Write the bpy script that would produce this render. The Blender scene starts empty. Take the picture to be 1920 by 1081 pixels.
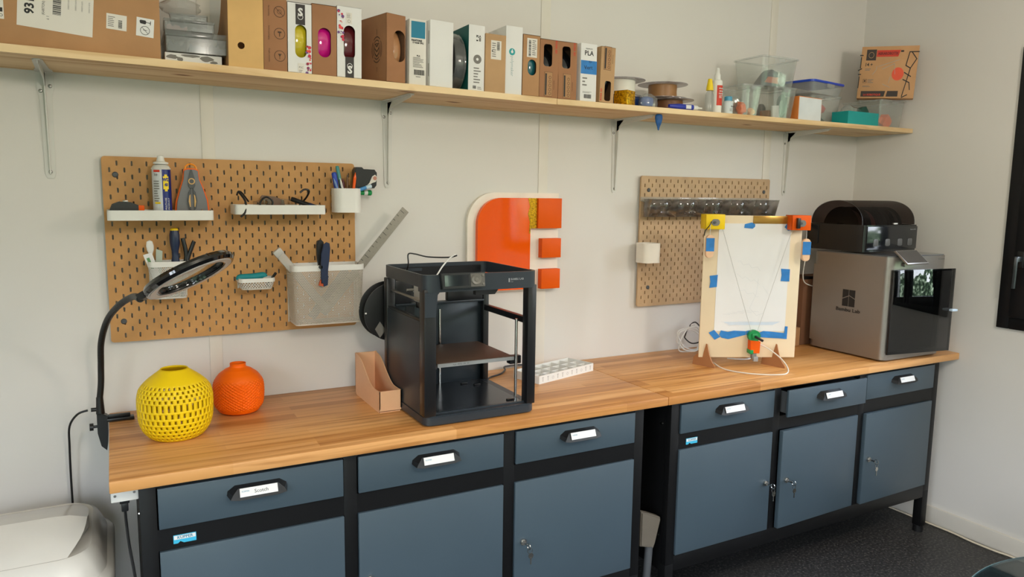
import bpy, bmesh, math, random
from mathutils import Vector, Matrix, Euler
PI = math.pi
random.seed(7)
scene = bpy.context.scene
COL = scene.collection

# ------------------------------------------------------------------ camera
cam_d = bpy.data.cameras.new('camera')
cam = bpy.data.objects.new('camera', cam_d); COL.objects.link(cam)
cam_d.sensor_width = 36.0; cam_d.lens = 1382.78/1920*36.0
cam_d.clip_start = 0.05; cam_d.clip_end = 200
yaw, pitch, roll = 0.4966, -0.1288, 0.0138
_f = Vector((math.sin(yaw)*math.cos(pitch), math.cos(yaw)*math.cos(pitch), math.sin(pitch)))
_r = Vector((math.cos(yaw), -math.sin(yaw), 0)); _u = _r.cross(_f)
R_ = _r*math.cos(roll)+_u*math.sin(roll); U_ = -_r*math.sin(roll)+_u*math.cos(roll)
cam.matrix_world = Matrix(((R_.x, U_.x, -_f.x, 0.0206), (R_.y, U_.y, -_f.y, -2.5335), (R_.z, U_.z, -_f.z, 1.531), (0, 0, 0, 1)))
scene.camera = cam

# ------------------------------------------------------------------ view, world, light
scene.view_settings.view_transform = 'Standard'
scene.view_settings.look = 'None'
scene.view_settings.gamma = 1.0
scene.view_settings.use_curve_mapping = False
scene.view_settings.exposure = 0.58
scene.cycles.use_denoising = True
scene.cycles.max_bounces = 10
scene.cycles.transparent_max_bounces = 24
scene.cycles.sample_clamp_indirect = 6.0

world = bpy.data.worlds.new('world'); scene.world = world; world.use_nodes = True
wn = world.node_tree; wn.nodes.clear()
def W(t, **k):
    n = wn.nodes.new(t)
    for a, b in k.items(): setattr(n, a, b)
    return n
def ramp_set(n, stops):
    cr = n.color_ramp
    while len(cr.elements) > 1: cr.elements.remove(cr.elements[-1])
    cr.elements[0].position = stops[0][0]; cr.elements[0].color = stops[0][1]
    for p, c in stops[1:]:
        e = cr.elements.new(p); e.color = c
tc = W('ShaderNodeTexCoord'); sep = W('ShaderNodeSeparateXYZ')
wn.links.new(tc.outputs['Generated'], sep.inputs[0])
nz = W('ShaderNodeTexNoise'); nz.inputs['Scale'].default_value = 6; nz.inputs['Detail'].default_value = 6
wn.links.new(tc.outputs['Generated'], nz.inputs['Vector'])
nz2 = W('ShaderNodeTexNoise'); nz2.inputs['Scale'].default_value = 38; nz2.inputs['Detail'].default_value = 6
wn.links.new(tc.outputs['Generated'], nz2.inputs['Vector'])
leaf = W('ShaderNodeValToRGB'); ramp_set(leaf, [(0.42, (0.015, 0.026, 0.018, 1)), (0.53, (0.05, 0.085, 0.05, 1)), (0.68, (0.42, 0.52, 0.40, 1))])
wn.links.new(nz2.outputs['Fac'], leaf.inputs[0])
sky = W('ShaderNodeValToRGB'); ramp_set(sky, [(0.0, (0.24, 0.24, 0.25, 1)), (0.45, (0.24, 0.24, 0.25, 1)), (0.5, (0.93, 0.94, 0.98, 1)), (0.75, (0.66, 0.78, 1.0, 1))])
mp = W('ShaderNodeMath', operation='MULTIPLY_ADD'); mp.inputs[1].default_value = 0.5; mp.inputs[2].default_value = 0.5
wn.links.new(sep.outputs['Z'], mp.inputs[0]); wn.links.new(mp.outputs[0], sky.inputs[0])
# tree line: elevation below about 12 degrees, edge broken by noise
tl = W('ShaderNodeMath', operation='MULTIPLY_ADD'); tl.inputs[1].default_value = 0.55; tl.inputs[2].default_value = -0.13
wn.links.new(nz.outputs['Fac'], tl.inputs[0])
lt = W('ShaderNodeMath', operation='LESS_THAN'); wn.links.new(sep.outputs['Z'], lt.inputs[0]); wn.links.new(tl.outputs[0], lt.inputs[1])
gt = W('ShaderNodeMath', operation='GREATER_THAN'); wn.links.new(sep.outputs['Z'], gt.inputs[0]); gt.inputs[1].default_value = -0.7
mu = W('ShaderNodeMath', operation='MULTIPLY'); wn.links.new(lt.outputs[0], mu.inputs[0]); wn.links.new(gt.outputs[0], mu.inputs[1])
mx = W('ShaderNodeMixRGB'); wn.links.new(mu.outputs[0], mx.inputs[0]); wn.links.new(sky.outputs[0], mx.inputs[1]); wn.links.new(leaf.outputs[0], mx.inputs[2])
bg = W('ShaderNodeBackground'); bg.inputs['Strength'].default_value = 12.0
wn.links.new(mx.outputs[0], bg.inputs[0])
wo = W('ShaderNodeOutputWorld'); wn.links.new(bg.outputs[0], wo.inputs[0])

def area(name, loc, rot, sx, sy, power, color=(1, 1, 1), portal=False):
    d = bpy.data.lights.new(name, 'AREA'); d.shape = 'RECTANGLE'; d.size = sx; d.size_y = sy
    d.energy = power; d.color = color
    if portal: d.cycles.is_portal = True
    o = bpy.data.objects.new(name, d); COL.objects.link(o); o.location = loc; o.rotation_euler = rot
    return o
# room: x -1.6..3.382, y -4.6..0, z 0..2.62 ; windows listed (see wall builders)
XW, XL, YB, ZC = 3.382, -1.6, -4.6, 2.62
RWIN = [(-2.05, -0.76, 0.984, 2.16), (-3.95, -2.65, 0.984, 2.16)]          # right wall (y0,y1,z0,z1)
FWIN = [(-1.35, 0.25, 0.06, 2.16), (1.75, 2.75, 0.90, 2.16)]                # front wall (x0,x1,z0,z1)
for (a, b, z0, z1) in RWIN:
    area('daylight_portal', (XW+0.10, (a+b)/2, (z0+z1)/2), (0, PI/2, 0), z1-z0, b-a, 1, portal=True)
for (a, b, z0, z1) in FWIN:
    area('daylight_portal', ((a+b)/2, YB-0.10, (z0+z1)/2), (PI/2, 0, 0), b-a, z1-z0, 1, portal=True)
LFILL_WIN = [(-4.05, -1.95, 0.55, 2.2)]                                          # left wall, unseen window added for more light from the left (y0,y1,z0,z1)
for (a, b, z0, z1) in LFILL_WIN:
    area('daylight_portal', (XL-0.10, (a+b)/2, (z0+z1)/2), (0, -PI/2, 0), z1-z0, b-a, 1, portal=True)
# two unseen globe lamps added to light the upper wall (globes built further down)
FILL_GLOBES = [(0.55, -2.2), (2.35, -2.2)]
for (x, y) in FILL_GLOBES:
    d = bpy.data.lights.new('globe_fill_light', 'POINT'); d.energy = 28; d.color = (1.0, 0.91, 0.80); d.shadow_soft_size = 0.14
    o = bpy.data.objects.new('globe_fill_light', d); COL.objects.link(o); o.location = (x, y, 2.07)

# ------------------------------------------------------------------ materials
def lin(c):
    return tuple((x/255/12.92 if x/255 <= 0.04045 else ((x/255+0.055)/1.055)**2.4) for x in c) + (1.0,)
MATS = {}
def mat(name, rgb, rough=0.5, metal=0.0, spec=0.5, var=0.04, vscale=8, coat=0.0, bump=0.0, bscale=60, emit=0):
    if name in MATS: return MATS[name]
    m = bpy.data.materials.new(name); m.use_nodes = True; MATS[name] = m
    nt = m.node_tree; b = nt.nodes['Principled BSDF']
    c = lin(rgb)
    b.inputs['Roughness'].default_value = rough; b.inputs['Metallic'].default_value = metal
    b.inputs['Specular IOR Level'].default_value = spec; b.inputs['Coat Weight'].default_value = coat
    t = nt.nodes.new('ShaderNodeTexCoord'); n = nt.nodes.new('ShaderNodeTexNoise')
    n.inputs['Scale'].default_value = vscale; n.inputs['Detail'].default_value = 3
    nt.links.new(t.outputs['Object'], n.inputs['Vector'])
    r = nt.nodes.new('ShaderNodeValToRGB')
    ramp_set(r, [(0.3, tuple(max(0, v*(1-var*2)) for v in c[:3])+(1,)), (0.7, tuple(min(1, v*(1+var*2)) for v in c[:3])+(1,))])
    nt.links.new(n.outputs['Fac'], r.inputs[0]); nt.links.new(r.outputs[0], b.inputs['Base Color'])
    if bump:
        n2 = nt.nodes.new('ShaderNodeTexNoise'); n2.inputs['Scale'].default_value = bscale; n2.inputs['Detail'].default_value = 4
        nt.links.new(t.outputs['Object'], n2.inputs['Vector'])
        bp = nt.nodes.new('ShaderNodeBump'); bp.inputs['Strength'].default_value = bump; bp.inputs['Distance'].default_value = 0.002
        nt.links.new(n2.outputs['Fac'], bp.inputs['Height']); nt.links.new(bp.outputs[0], b.inputs['Normal'])
    if emit:
        b.inputs['Emission Color'].default_value = c; b.inputs['Emission Strength'].default_value = emit
    return m
def clear(name, tint=(1, 1, 1), diff=0.08, dcol=(225, 228, 226), rough=0.08, gloss=1.0):
    """thin see-through plastic or glass: tinted transparency, a little milky diffuse, fresnel gloss"""
    if name in MATS: return MATS[name]
    m = bpy.data.materials.new(name); m.use_nodes = True; MATS[name] = m
    nt = m.node_tree; nt.nodes.clear()
    o = nt.nodes.new('ShaderNodeOutputMaterial'); tr = nt.nodes.new('ShaderNodeBsdfTransparent'); tr.inputs[0].default_value = tint+(1,)
    df = nt.nodes.new('ShaderNodeBsdfDiffuse'); df.inputs[0].default_value = lin(dcol)
    gl = nt.nodes.new('ShaderNodeBsdfGlossy'); gl.inputs['Roughness'].default_value = rough
    t = nt.nodes.new('ShaderNodeTexCoord'); n = nt.nodes.new('ShaderNodeTexNoise'); n.inputs['Scale'].default_value = 12
    nt.links.new(t.outputs['Object'], n.inputs['Vector'])
    r = nt.nodes.new('ShaderNodeMapRange'); r.inputs[3].default_value = diff*0.6; r.inputs[4].default_value = diff*1.4
    nt.links.new(n.outputs['Fac'], r.inputs[0])
    m1 = nt.nodes.new('ShaderNodeMixShader'); nt.links.new(r.outputs[0], m1.inputs[0]); nt.links.new(tr.outputs[0], m1.inputs[1]); nt.links.new(df.outputs[0], m1.inputs[2])
    fr = nt.nodes.new('ShaderNodeLayerWeight'); fr.inputs['Blend'].default_value = 0.5
    pw = nt.nodes.new('ShaderNodeMath'); pw.operation = 'POWER'; pw.inputs[1].default_value = 4.0; nt.links.new(fr.outputs['Facing'], pw.inputs[0])
    g = nt.nodes.new('ShaderNodeMath'); g.operation = 'MULTIPLY_ADD'; g.inputs[1].default_value = 0.55*gloss; g.inputs[2].default_value = 0.04*gloss; nt.links.new(pw.outputs[0], g.inputs[0])
    m2 = nt.nodes.new('ShaderNodeMixShader'); nt.links.new(g.outputs[0], m2.inputs[0]); nt.links.new(m1.outputs[0], m2.inputs[1]); nt.links.new(gl.outputs[0], m2.inputs[2])
    nt.links.new(m2.outputs[0], o.inputs[0])
    return m
def wood(name, cols, row, length, grain, rough=0.4, knots=False, streak=0.25):
    m = bpy.data.materials.new(name); m.use_nodes = True; MATS[name] = m
    nt = m.node_tree; b = nt.nodes['Principled BSDF']; b.inputs['Roughness'].default_value = rough; b.inputs['Specular IOR Level'].default_value = 0.35
    g = nt.nodes.new('ShaderNodeNewGeometry'); L = nt.links.new
    def mapping(s, o=(0, 0, 0)):
        k = nt.nodes.new('ShaderNodeMapping'); k.inputs['Scale'].default_value = s; k.inputs['Location'].default_value = o
        L(g.outputs['Position'], k.inputs[0]); return k
    base = None
    if row:
        br = nt.nodes.new('ShaderNodeTexBrick'); L(mapping((1, 1, 1), (0.13, 0.007, 0)).outputs[0], br.inputs['Vector'])
        br.offset = 0.37; br.offset_frequency = 3; br.squash = 1.0
        br.inputs['Scale'].default_value = 1; br.inputs['Brick Width'].default_value = length; br.inputs['Row Height'].default_value = row
        br.inputs['Mortar Size'].default_value = 0.0003; br.inputs['Mortar Smooth'].default_value = 0.4; br.inputs['Bias'].default_value = 0
        br.inputs['Color1'].default_value = (0, 0, 0, 1); br.inputs['Color2'].default_value = (1, 1, 1, 1); br.inputs['Mortar'].default_value = (0.35, 0.35, 0.35, 1)
        r = nt.nodes.new('ShaderNodeValToRGB'); n = len(cols)
        ramp_set(r, [(i/(n-1), lin(c)) for i, c in enumerate(cols)]); L(br.outputs['Color'], r.inputs[0]); base = r.outputs[0]
    else:
        nn = nt.nodes.new('ShaderNodeTexNoise'); L(mapping((0.8, 7, 7)).outputs[0], nn.inputs['Vector']); nn.inputs['Scale'].default_value = 1.5
        r = nt.nodes.new('ShaderNodeValToRGB'); ramp_set(r, [(0.35, lin(cols[0])), (0.65, lin(cols[-1]))]); L(nn.outputs['Fac'], r.inputs[0]); base = r.outputs[0]
    n1 = nt.nodes.new('ShaderNodeTexNoise'); L(mapping((2.2, grain, grain*0.6)).outputs[0], n1.inputs['Vector']); n1.inputs['Scale'].default_value = 1; n1.inputs['Detail'].default_value = 5; n1.inputs['Distortion'].default_value = 0.6
    r1 = nt.nodes.new('ShaderNodeValToRGB'); v = 1-streak
    ramp_set(r1, [(0.33, (v*0.9, v*0.78, v*0.62, 1)), (0.5, (1, 1, 1, 1)), (0.72, (1.0, 1.0, 0.98, 1))]); L(n1.outputs['Fac'], r1.inputs[0])
    mxx = nt.nodes.new('ShaderNodeMixRGB'); mxx.blend_type = 'MULTIPLY'; mxx.inputs[0].default_value = 1; L(base, mxx.inputs[1]); L(r1.outputs[0], mxx.inputs[2])
    out = mxx.outputs[0]
    # sparse dark streaks along the grain
    n3 = nt.nodes.new('ShaderNodeTexNoise'); L(mapping((1.3, 34, 20), (3, 1, 0)).outputs[0], n3.inputs['Vector']); n3.inputs['Scale'].default_value = 1; n3.inputs['Detail'].default_value = 3
    r3 = nt.nodes.new('ShaderNodeValToRGB'); ramp_set(r3, [(0.62, (1, 1, 1, 1)), (0.72, (0.72, 0.56, 0.42, 1))]); L(n3.outputs['Fac'], r3.inputs[0])
    m3 = nt.nodes.new('ShaderNodeMixRGB'); m3.blend_type = 'MULTIPLY'; m3.inputs[0].default_value = 0.8 if not knots else 0.35; L(out, m3.inputs[1]); L(r3.outputs[0], m3.inputs[2]); out = m3.outputs[0]
    if knots:
        vo = nt.nodes.new('ShaderNodeTexVoronoi'); L(mapping((3.0, 7, 1.0), (0.3, 0.1, 0)).outputs[0], vo.inputs['Vector']); vo.inputs['Scale'].default_value = 1.1
        r2 = nt.nodes.new('ShaderNodeValToRGB'); ramp_set(r2, [(0.03, lin((92, 52, 24))), (0.06, lin((190, 140, 88))), (0.12, (1, 1, 1, 1))]); L(vo.outputs['Distance'], r2.inputs[0])
        m2 = nt.nodes.new('ShaderNodeMixRGB'); m2.blend_type = 'MULTIPLY'; m2.inputs[0].default_value = 1; L(out, m2.inputs[1]); L(r2.outputs[0], m2.inputs[2]); out = m2.outputs[0]
    L(out, b.inputs['Base Color'])
    return m
M_WT = wood('oiled_beech', [(186, 126, 68), (210, 150, 86), (216, 158, 96), (222, 166, 106), (202, 140, 78)], 0.041, 0.62, 70, 0.38, streak=0.22)
M_PINE = wood('pine', [(226, 192, 144), (238, 210, 166)], 0, 0, 40, 0.6, knots=True, streak=0.12)
M_WALL = mat('painted_wall_panel', (219, 215, 209), 0.55, var=0.012, vscale=1.3, bump=0.05, bscale=220)
M_TRIM = mat('wall_cover_strip', (222, 216, 205), 0.5, var=0.01)
M_CEIL = mat('ceiling_white', (228, 226, 220), 0.8)
M_BLACK = mat('black_metal', (15, 15, 16), 0.42, var=0.05, spec=0.28)
M_BLACKP = mat('black_plastic', (22, 22, 23), 0.35)
M_BLUE = mat('bluegrey_painted_steel', (66, 80, 89), 0.38, var=0.02, vscale=3, spec=0.45)
M_WHITE = mat('white_plastic', (226, 224, 218), 0.38, var=0.015)
M_WMET = mat('white_metal', (214, 212, 206), 0.4, var=0.02)
M_BIN = mat('bin_plastic', (212, 208, 200), 0.2, var=0.015)
M_CHROME = mat('chrome', (200, 198, 192), 0.18, 1.0)
M_STEEL = mat('steel', (150, 148, 144), 0.34, 0.9)
M_CARD = mat('cardboard', (176, 132, 90), 0.8, var=0.05, bump=0.15, bscale=90)
M_CARD2 = mat('light_cardboard', (186, 148, 106), 0.8, var=0.05, bump=0.15, bscale=90)
M_CARD3 = mat('yellowish_board', (216, 172, 108), 0.75, var=0.05)
M_CARDR = mat('reddish_cardboard', (160, 112, 76), 0.8, var=0.05, bump=0.1)
M_CARDIN = mat('cardboard_edge', (104, 72, 48), 0.85)
M_PEG = mat('pegboard_fibreboard', (192, 142, 84), 0.62, var=0.04, vscale=18)
M_PEG2 = mat('pegboard_fibreboard_pale', (188, 156, 118), 0.5, var=0.04, vscale=18)
M_PAPER = mat('white_paper', (226, 224, 221), 0.7, var=0.01)
M_LABEL = mat('label_paper', (222, 216, 206), 0.6, var=0.01)
M_INK = mat('black_ink', (30, 28, 28), 0.6)
M_INKG = mat('grey_ink', (120, 116, 110), 0.6)
M_TEAL = mat('teal_card', (0, 150, 148), 0.5)
M_TEALD = mat('dark_teal_card', (10, 92, 88), 0.6)
M_TEALB = mat('teal_blue_print', (0, 120, 150), 0.5)
M_BLUT = mat('blue_masking_tape', (36, 120, 190), 0.6, var=0.08, vscale=30)
M_ORANGE = mat('orange_acrylic', (242, 90, 0), 0.06, var=0.01, spec=0.5)
M_ORANGEM = mat('orange_matte', (230, 90, 0), 0.45, var=0.02, spec=0.2)
M_ORPLA = mat('orange_print_plastic', (246, 104, 0), 0.45, var=0.02, spec=0.25)
M_YEL = mat('yellow_print_plastic', (238, 200, 14), 0.45, var=0.02, spec=0.3)
M_PEACH = mat('peach_print_plastic', (232, 182, 140), 0.5, var=0.02)
M_PRN = mat('printer_dark_grey', (40, 47, 54), 0.38, var=0.03)
M_PRB = mat('printer_black', (20, 20, 22), 0.32, var=0.03)
M_SILV = mat('silver_paint', (150, 143, 136), 0.36, 0.75, var=0.01)
M_DARKIN = mat('dark_interior', (18, 19, 21), 0.6)
M_NAVY = mat('navy_plastic', (26, 40, 72), 0.35)
M_RBLUE = mat('royal_blue', (24, 62, 168), 0.4)
M_GREEN = mat('green_plastic', (12, 140, 70), 0.4)
M_RED = mat('red_print', (206, 52, 24), 0.55)
M_GREY = mat('grey_plastic', (120, 118, 114), 0.5)
M_DGREY = mat('dark_grey_plastic', (74, 76, 78), 0.5)
M_GOLD = mat('gold_glitter', (214, 150, 10), 0.25, 0.55, var=0.35, vscale=160)
M_BROWN = mat('brown_filament', (128, 84, 50), 0.5)
M_WFIL = mat('white_filament', (226, 222, 210), 0.5)
M_CLEAR = clear('clear_plastic', (0.97, 0.98, 0.98), 0.14)
M_CLEARM = clear('milky_clear_plastic', (0.95, 0.96, 0.96), 0.20, (205, 208, 206), 0.15)
M_CLRGLOS = clear('glossy_clear_plastic', (0.95, 0.96, 0.95), 0.10, gloss=1.6)
M_SMOKE = clear('smoked_plastic', (0.16, 0.15, 0.15), 0.02, (60, 55, 52), 0.08)
M_DOORG = clear('tinted_glass', (0.30, 0.31, 0.33), 0.01, (30, 30, 30), 0.02, gloss=1.5)
M_WINGL = clear('window_glass', (0.97, 0.98, 0.97), 0.0, gloss=1.0, rough=0.0)
M_LENS = clear('lens_glass', (0.80, 0.86, 0.80), 0.05, (170, 175, 160), 0.02, gloss=2.0)
M_SPFL = clear('clear_spool_plastic', (0.93, 0.92, 0.94), 0.42, (190, 182, 186), 0.12)
M_FLOOR = bpy.data.materials.new('speckled_floor'); M_FLOOR.use_nodes = True
nt = M_FLOOR.node_tree; b = nt.nodes['Principled BSDF']; b.inputs['Roughness'].default_value = 0.5; b.inputs['Specular IOR Level'].default_value = 0.35
g = nt.nodes.new('ShaderNodeNewGeometry'); n1 = nt.nodes.new('ShaderNodeTexNoise'); n1.inputs['Scale'].default_value = 95; n1.inputs['Detail'].default_value = 4
n2 = nt.nodes.new('ShaderNodeTexVoronoi'); n2.inputs['Scale'].default_value = 55
nt.links.new(g.outputs['Position'], n1.inputs['Vector']); nt.links.new(g.outputs['Position'], n2.inputs['Vector'])
r1 = nt.nodes.new('ShaderNodeValToRGB'); ramp_set(r1, [(0.35, lin((38, 37, 38))), (0.55, lin((56, 55, 55))), (0.68, lin((92, 89, 86)))])
nt.links.new(n1.outputs['Fac'], r1.inputs[0])
r2 = nt.nodes.new('ShaderNodeValToRGB'); ramp_set(r2, [(0.06, (1, 1, 1, 1)), (0.12, (0, 0, 0, 1))]); nt.links.new(n2.outputs['Distance'], r2.inputs[0])
mm = nt.nodes.new('ShaderNodeMixRGB'); mm.inputs[2].default_value = lin((140, 134, 128)); nt.links.new(r2.outputs[0], mm.inputs[0]); nt.links.new(r1.outputs[0], mm.inputs[1])
nt.links.new(mm.outputs[0], b.inputs['Base Color'])

# ------------------------------------------------------------------ mesh building
def smooth_pts(pts, res=6):
    P = [Vector(p) for p in pts]
    if len(P) < 3 or res < 2: return P
    out = []
    for i in range(len(P)-1):
        p0 = P[max(i-1, 0)]; p1 = P[i]; p2 = P[i+1]; p3 = P[min(i+2, len(P)-1)]
        for k in range(res):
            t = k/res
            out.append(0.5*((2*p1)+(p2-p0)*t+(2*p0-5*p1+4*p2-p3)*t*t+(3*p1-p0-3*p2+p3)*t**3))
    out.append(P[-1]); return out
class MB:
    def __init__(s): s.v = []; s.f = []; s.m = []; s.mats = []
    def mi(s, m):
        if m not in s.mats: s.mats.append(m)
        return s.mats.index(m)
    def add(s, vs, fs, m, M=None):
        k = len(s.v); i = s.mi(m)
        s.v += [tuple(M @ Vector(p)) if M else tuple(p) for p in vs]
        s.f += [tuple(a+k for a in f) for f in fs]; s.m += [i]*len(fs); return s
    def frombm(s, bm, m, M=None):
        bm.verts.index_update()
        s.add([v.co.copy() for v in bm.verts], [[v.index for v in f.verts] for f in bm.faces], m, M); bm.free(); return s
    def box(s, x0, x1, y0, y1, z0, z1, m, bev=0, M=None, seg=2):
        if not bev:
            vs = [(x0, y0, z0), (x1, y0, z0), (x1, y1, z0), (x0, y1, z0), (x0, y0, z1), (x1, y0, z1), (x1, y1, z1), (x0, y1, z1)]
            return s.add(vs, [(0, 3, 2, 1), (4, 5, 6, 7), (0, 1, 5, 4), (1, 2, 6, 5), (2, 3, 7, 6), (3, 0, 4, 7)], m, M)
        bm = bmesh.new(); bmesh.ops.create_cube(bm, size=1)
        for v in bm.verts: v.co = Vector(((x0+x1)/2+v.co.x*(x1-x0), (y0+y1)/2+v.co.y*(y1-y0), (z0+z1)/2+v.co.z*(z1-z0)))
        bmesh.ops.bevel(bm, geom=bm.edges[:], offset=bev, segments=seg, affect='EDGES', profile=0.5)
        return s.frombm(bm, m, M)
    def prism(s, pts, ax, a0, a1, m, M=None, bev=0):
        """2D outline pts extruded along axis ax; 'x': pts=(y,z) 'y': pts=(x,z) 'z': pts=(x,y)"""
        f = {'x': lambda p, a: (a, p[0], p[1]), 'y': lambda p, a: (p[0], a, p[1]), 'z': lambda p, a: (p[0], p[1], a)}[ax]
        n = len(pts); vs = [f(p, a0) for p in pts]+[f(p, a1) for p in pts]
        fs = [tuple(range(n)), tuple(range(2*n-1, n-1, -1))]+[(i, (i+1) % n, n+(i+1) % n, n+i) for i in range(n)]
        bm = bmesh.new(); V = [bm.verts.new(p) for p in vs]
        for q in fs: bm.faces.new([V[i] for i in q])
        bmesh.ops.recalc_face_normals(bm, faces=bm.faces[:])
        if bev: bmesh.ops.bevel(bm, geom=[e for e in bm.edges if (V.index(e.verts[0]) < n) == (V.index(e.verts[1]) < n)] if n < 60 else [], offset=bev, segments=2, affect='EDGES')
        return s.frombm(bm, m, M)
    def lathe(s, prof, m, c=(0, 0, 0), seg=32, ax='z', M=None):
        vs = []; fs = []; n = len(prof)
        for k in range(seg):
            a = 2*PI*k/seg
            for r, z in prof:
                x, y = r*math.cos(a), r*math.sin(a)
                p = {'z': (x, y, z), 'x': (z, x, y), 'y': (y, z, x)}[ax]
                vs.append((p[0]+c[0], p[1]+c[1], p[2]+c[2]))
        for k in range(seg):
            k2 = (k+1) % seg
            for i in range(n-1):
                fs.append((k*n+i, k2*n+i, k2*n+i+1, k*n+i+1))
        bm = bmesh.new(); V = [bm.verts.new(p) for p in vs]
        for q in fs:
            try: bm.faces.new([V[i] for i in q])
            except ValueError: pass
        bmesh.ops.remove_doubles(bm, verts=bm.verts[:], dist=1e-6)
        bmesh.ops.dissolve_degenerate(bm, dist=1e-7, edges=bm.edges[:])
        return s.frombm(bm, m, M)
    def cyl(s, c, r, h, m, ax='z', seg=20, r2=None, M=None):
        r2 = r if r2 is None else r2
        return s.lathe([(0, 0), (r, 0), (r2, h), (0, h)], m, c, seg, ax, M)
    def tube(s, pts, r, m, seg=8, res=6, M=None, radii=None):
        P = smooth_pts(pts, res); n = len(P); vs = []; fs = []
        t0 = (P[1]-P[0]).normalized(); up = Vector((0, 0, 1)) if abs(t0.z) < 0.9 else Vector((1, 0, 0))
        nrm = t0.cross(up).normalized()
        for i, p in enumerate(P):
            t = (P[min(i+1, n-1)]-P[max(i-1, 0)]).normalized()
            nrm = (nrm-t*nrm.dot(t)).normalized(); bn = t.cross(nrm)
            rr = r if radii is None else radii[0]+(radii[1]-radii[0])*i/(n-1)
            for k in range(seg):
                a = 2*PI*k/seg; vs.append(p+nrm*(rr*math.cos(a))+bn*(rr*math.sin(a)))
        for i in range(n-1):
            for k in range(seg):
                k2 = (k+1) % seg; fs.append((i*seg+k, i*seg+k2, (i+1)*seg+k2, (i+1)*seg+k))
        fs.append(tuple(range(seg-1, -1, -1))); fs.append(tuple((n-1)*seg+k for k in range(seg)))
        return s.add(vs, fs, m, M)
    def text(s, t, x, z, y, size, m, rot=0, align='CENTER', M=None, bold=0.0, sx=1.0):
        """lettering in the plane y=const facing -Y, centre at x,z"""
        cu = bpy.data.curves.new('t', 'FONT'); cu.body = t; cu.size = size; cu.align_x = align; cu.align_y = 'CENTER'; cu.offset = bold; cu.resolution_u = 2
        ob = bpy.data.objects.new('t', cu); me = bpy.data.meshes.new_from_object(ob)
        T = Matrix.Translation((x, y, z)) @ Matrix.Rotation(PI/2, 4, 'X') @ Matrix.Rotation(math.radians(rot), 4, 'Z') @ Matrix.Diagonal((sx, 1, 1, 1))
        if M: T = M @ T
        s.add([v.co.copy() for v in me.vertices], [tuple(p.vertices) for p in me.polygons], m, T)
        bpy.data.objects.remove(ob); bpy.data.curves.remove(cu); bpy.data.meshes.remove(me); return s
    def rect(s, x0, x1, z0, z1, y, m, M=None, t=0.0006):
        return s.box(x0, x1, y-t, y, z0, z1, m, M=M)
    def barcode(s, x0, x1, z0, z1, y, m, M=None, vertical=False):
        rnd = random.Random(int(x0*9999)); a, e = (z0, z1) if vertical else (x0, x1)
        step = (e-a)/22; p = a
        while p < e-step:
            w = step*rnd.choice([0.5, 0.9, 1.4])
            vs = [(x0, y, p), (x1, y, p), (x1, y, p+w), (x0, y, p+w)] if vertical else [(p, y, z0), (p+w, y, z0), (p+w, y, z1), (p, y, z1)]
            s.add(vs, [(0, 1, 2, 3)], m, M); p += w+step*rnd.choice([0.5, 0.8])
        return s
    def lines(s, x0, x1, z0, z1, n, y, m, M=None):
        rnd = random.Random(n*7+int(abs(z0)*9999))
        for i in range(n):
            z = z1-(z1-z0)*(i+0.5)/n; w = (x1-x0)*rnd.uniform(0.55, 1); h = (z1-z0)/n*0.2
            s.add([(x0, y, z-h), (x0+w, y, z-h), (x0+w, y, z+h), (x0, y, z+h)], [(0, 1, 2, 3)], m, M)
        return s
    def ring(s, x, z, y, r, m, w=0.0012, M=None, seg=24):
        vs = []; fs = []
        for k in range(seg):
            a = 2*PI*k/seg
            vs += [(x+(r-w)*math.cos(a), y, z+(r-w)*math.sin(a)), (x+r*math.cos(a), y, z+r*math.sin(a))]
        for k in range(seg): k2 = (k+1) % seg; fs.append((2*k, 2*k2, 2*k2+1, 2*k+1))
        return s.add(vs, fs, m, M)
    def disc(s, x, z, y, r, m, M=None, seg=24):
        return s.add([(x+r*math.cos(2*PI*k/seg), y, z+r*math.sin(2*PI*k/seg)) for k in range(seg)], [tuple(range(seg))], m, M)
    def build(s, name, parent=None, loc=None, rot=None, sharp=35, mesh_only=False):
        me = bpy.data.meshes.new(name); me.from_pydata(s.v, [], s.f)
        for m in s.mats: me.materials.append(m)
        me.polygons.foreach_set('material_index', s.m)
        me.polygons.foreach_set('use_smooth', [True]*len(s.f))
        me.update(); me.set_sharp_from_angle(angle=math.radians(sharp))
        o = bpy.data.objects.new(name, me); COL.objects.link(o)
        if parent: o.parent = parent
        if loc: o.location = loc
        if rot: o.rotation_euler = rot
        return o
def thing(name, label, cat, loc=(0, 0, 0), rot=(0, 0, 0), group=None):
    o = bpy.data.objects.new(name, None); COL.objects.link(o); o.empty_display_size = 0.05
    o.location = loc; o.rotation_euler = rot; o['label'] = label; o['category'] = cat
    if group: o['group'] = group
    return o
def tag(o, label, cat, group=None):
    o['label'] = label; o['category'] = cat
    if group: o['group'] = group
    return o
def struct(o): o['kind'] = 'structure'; return o
def copy_tree(o, parent=None):
    c = o.copy(); COL.objects.link(c)
    if parent: c.parent = parent
    for ch in list(o.children): copy_tree(ch, c)
    return c
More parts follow.
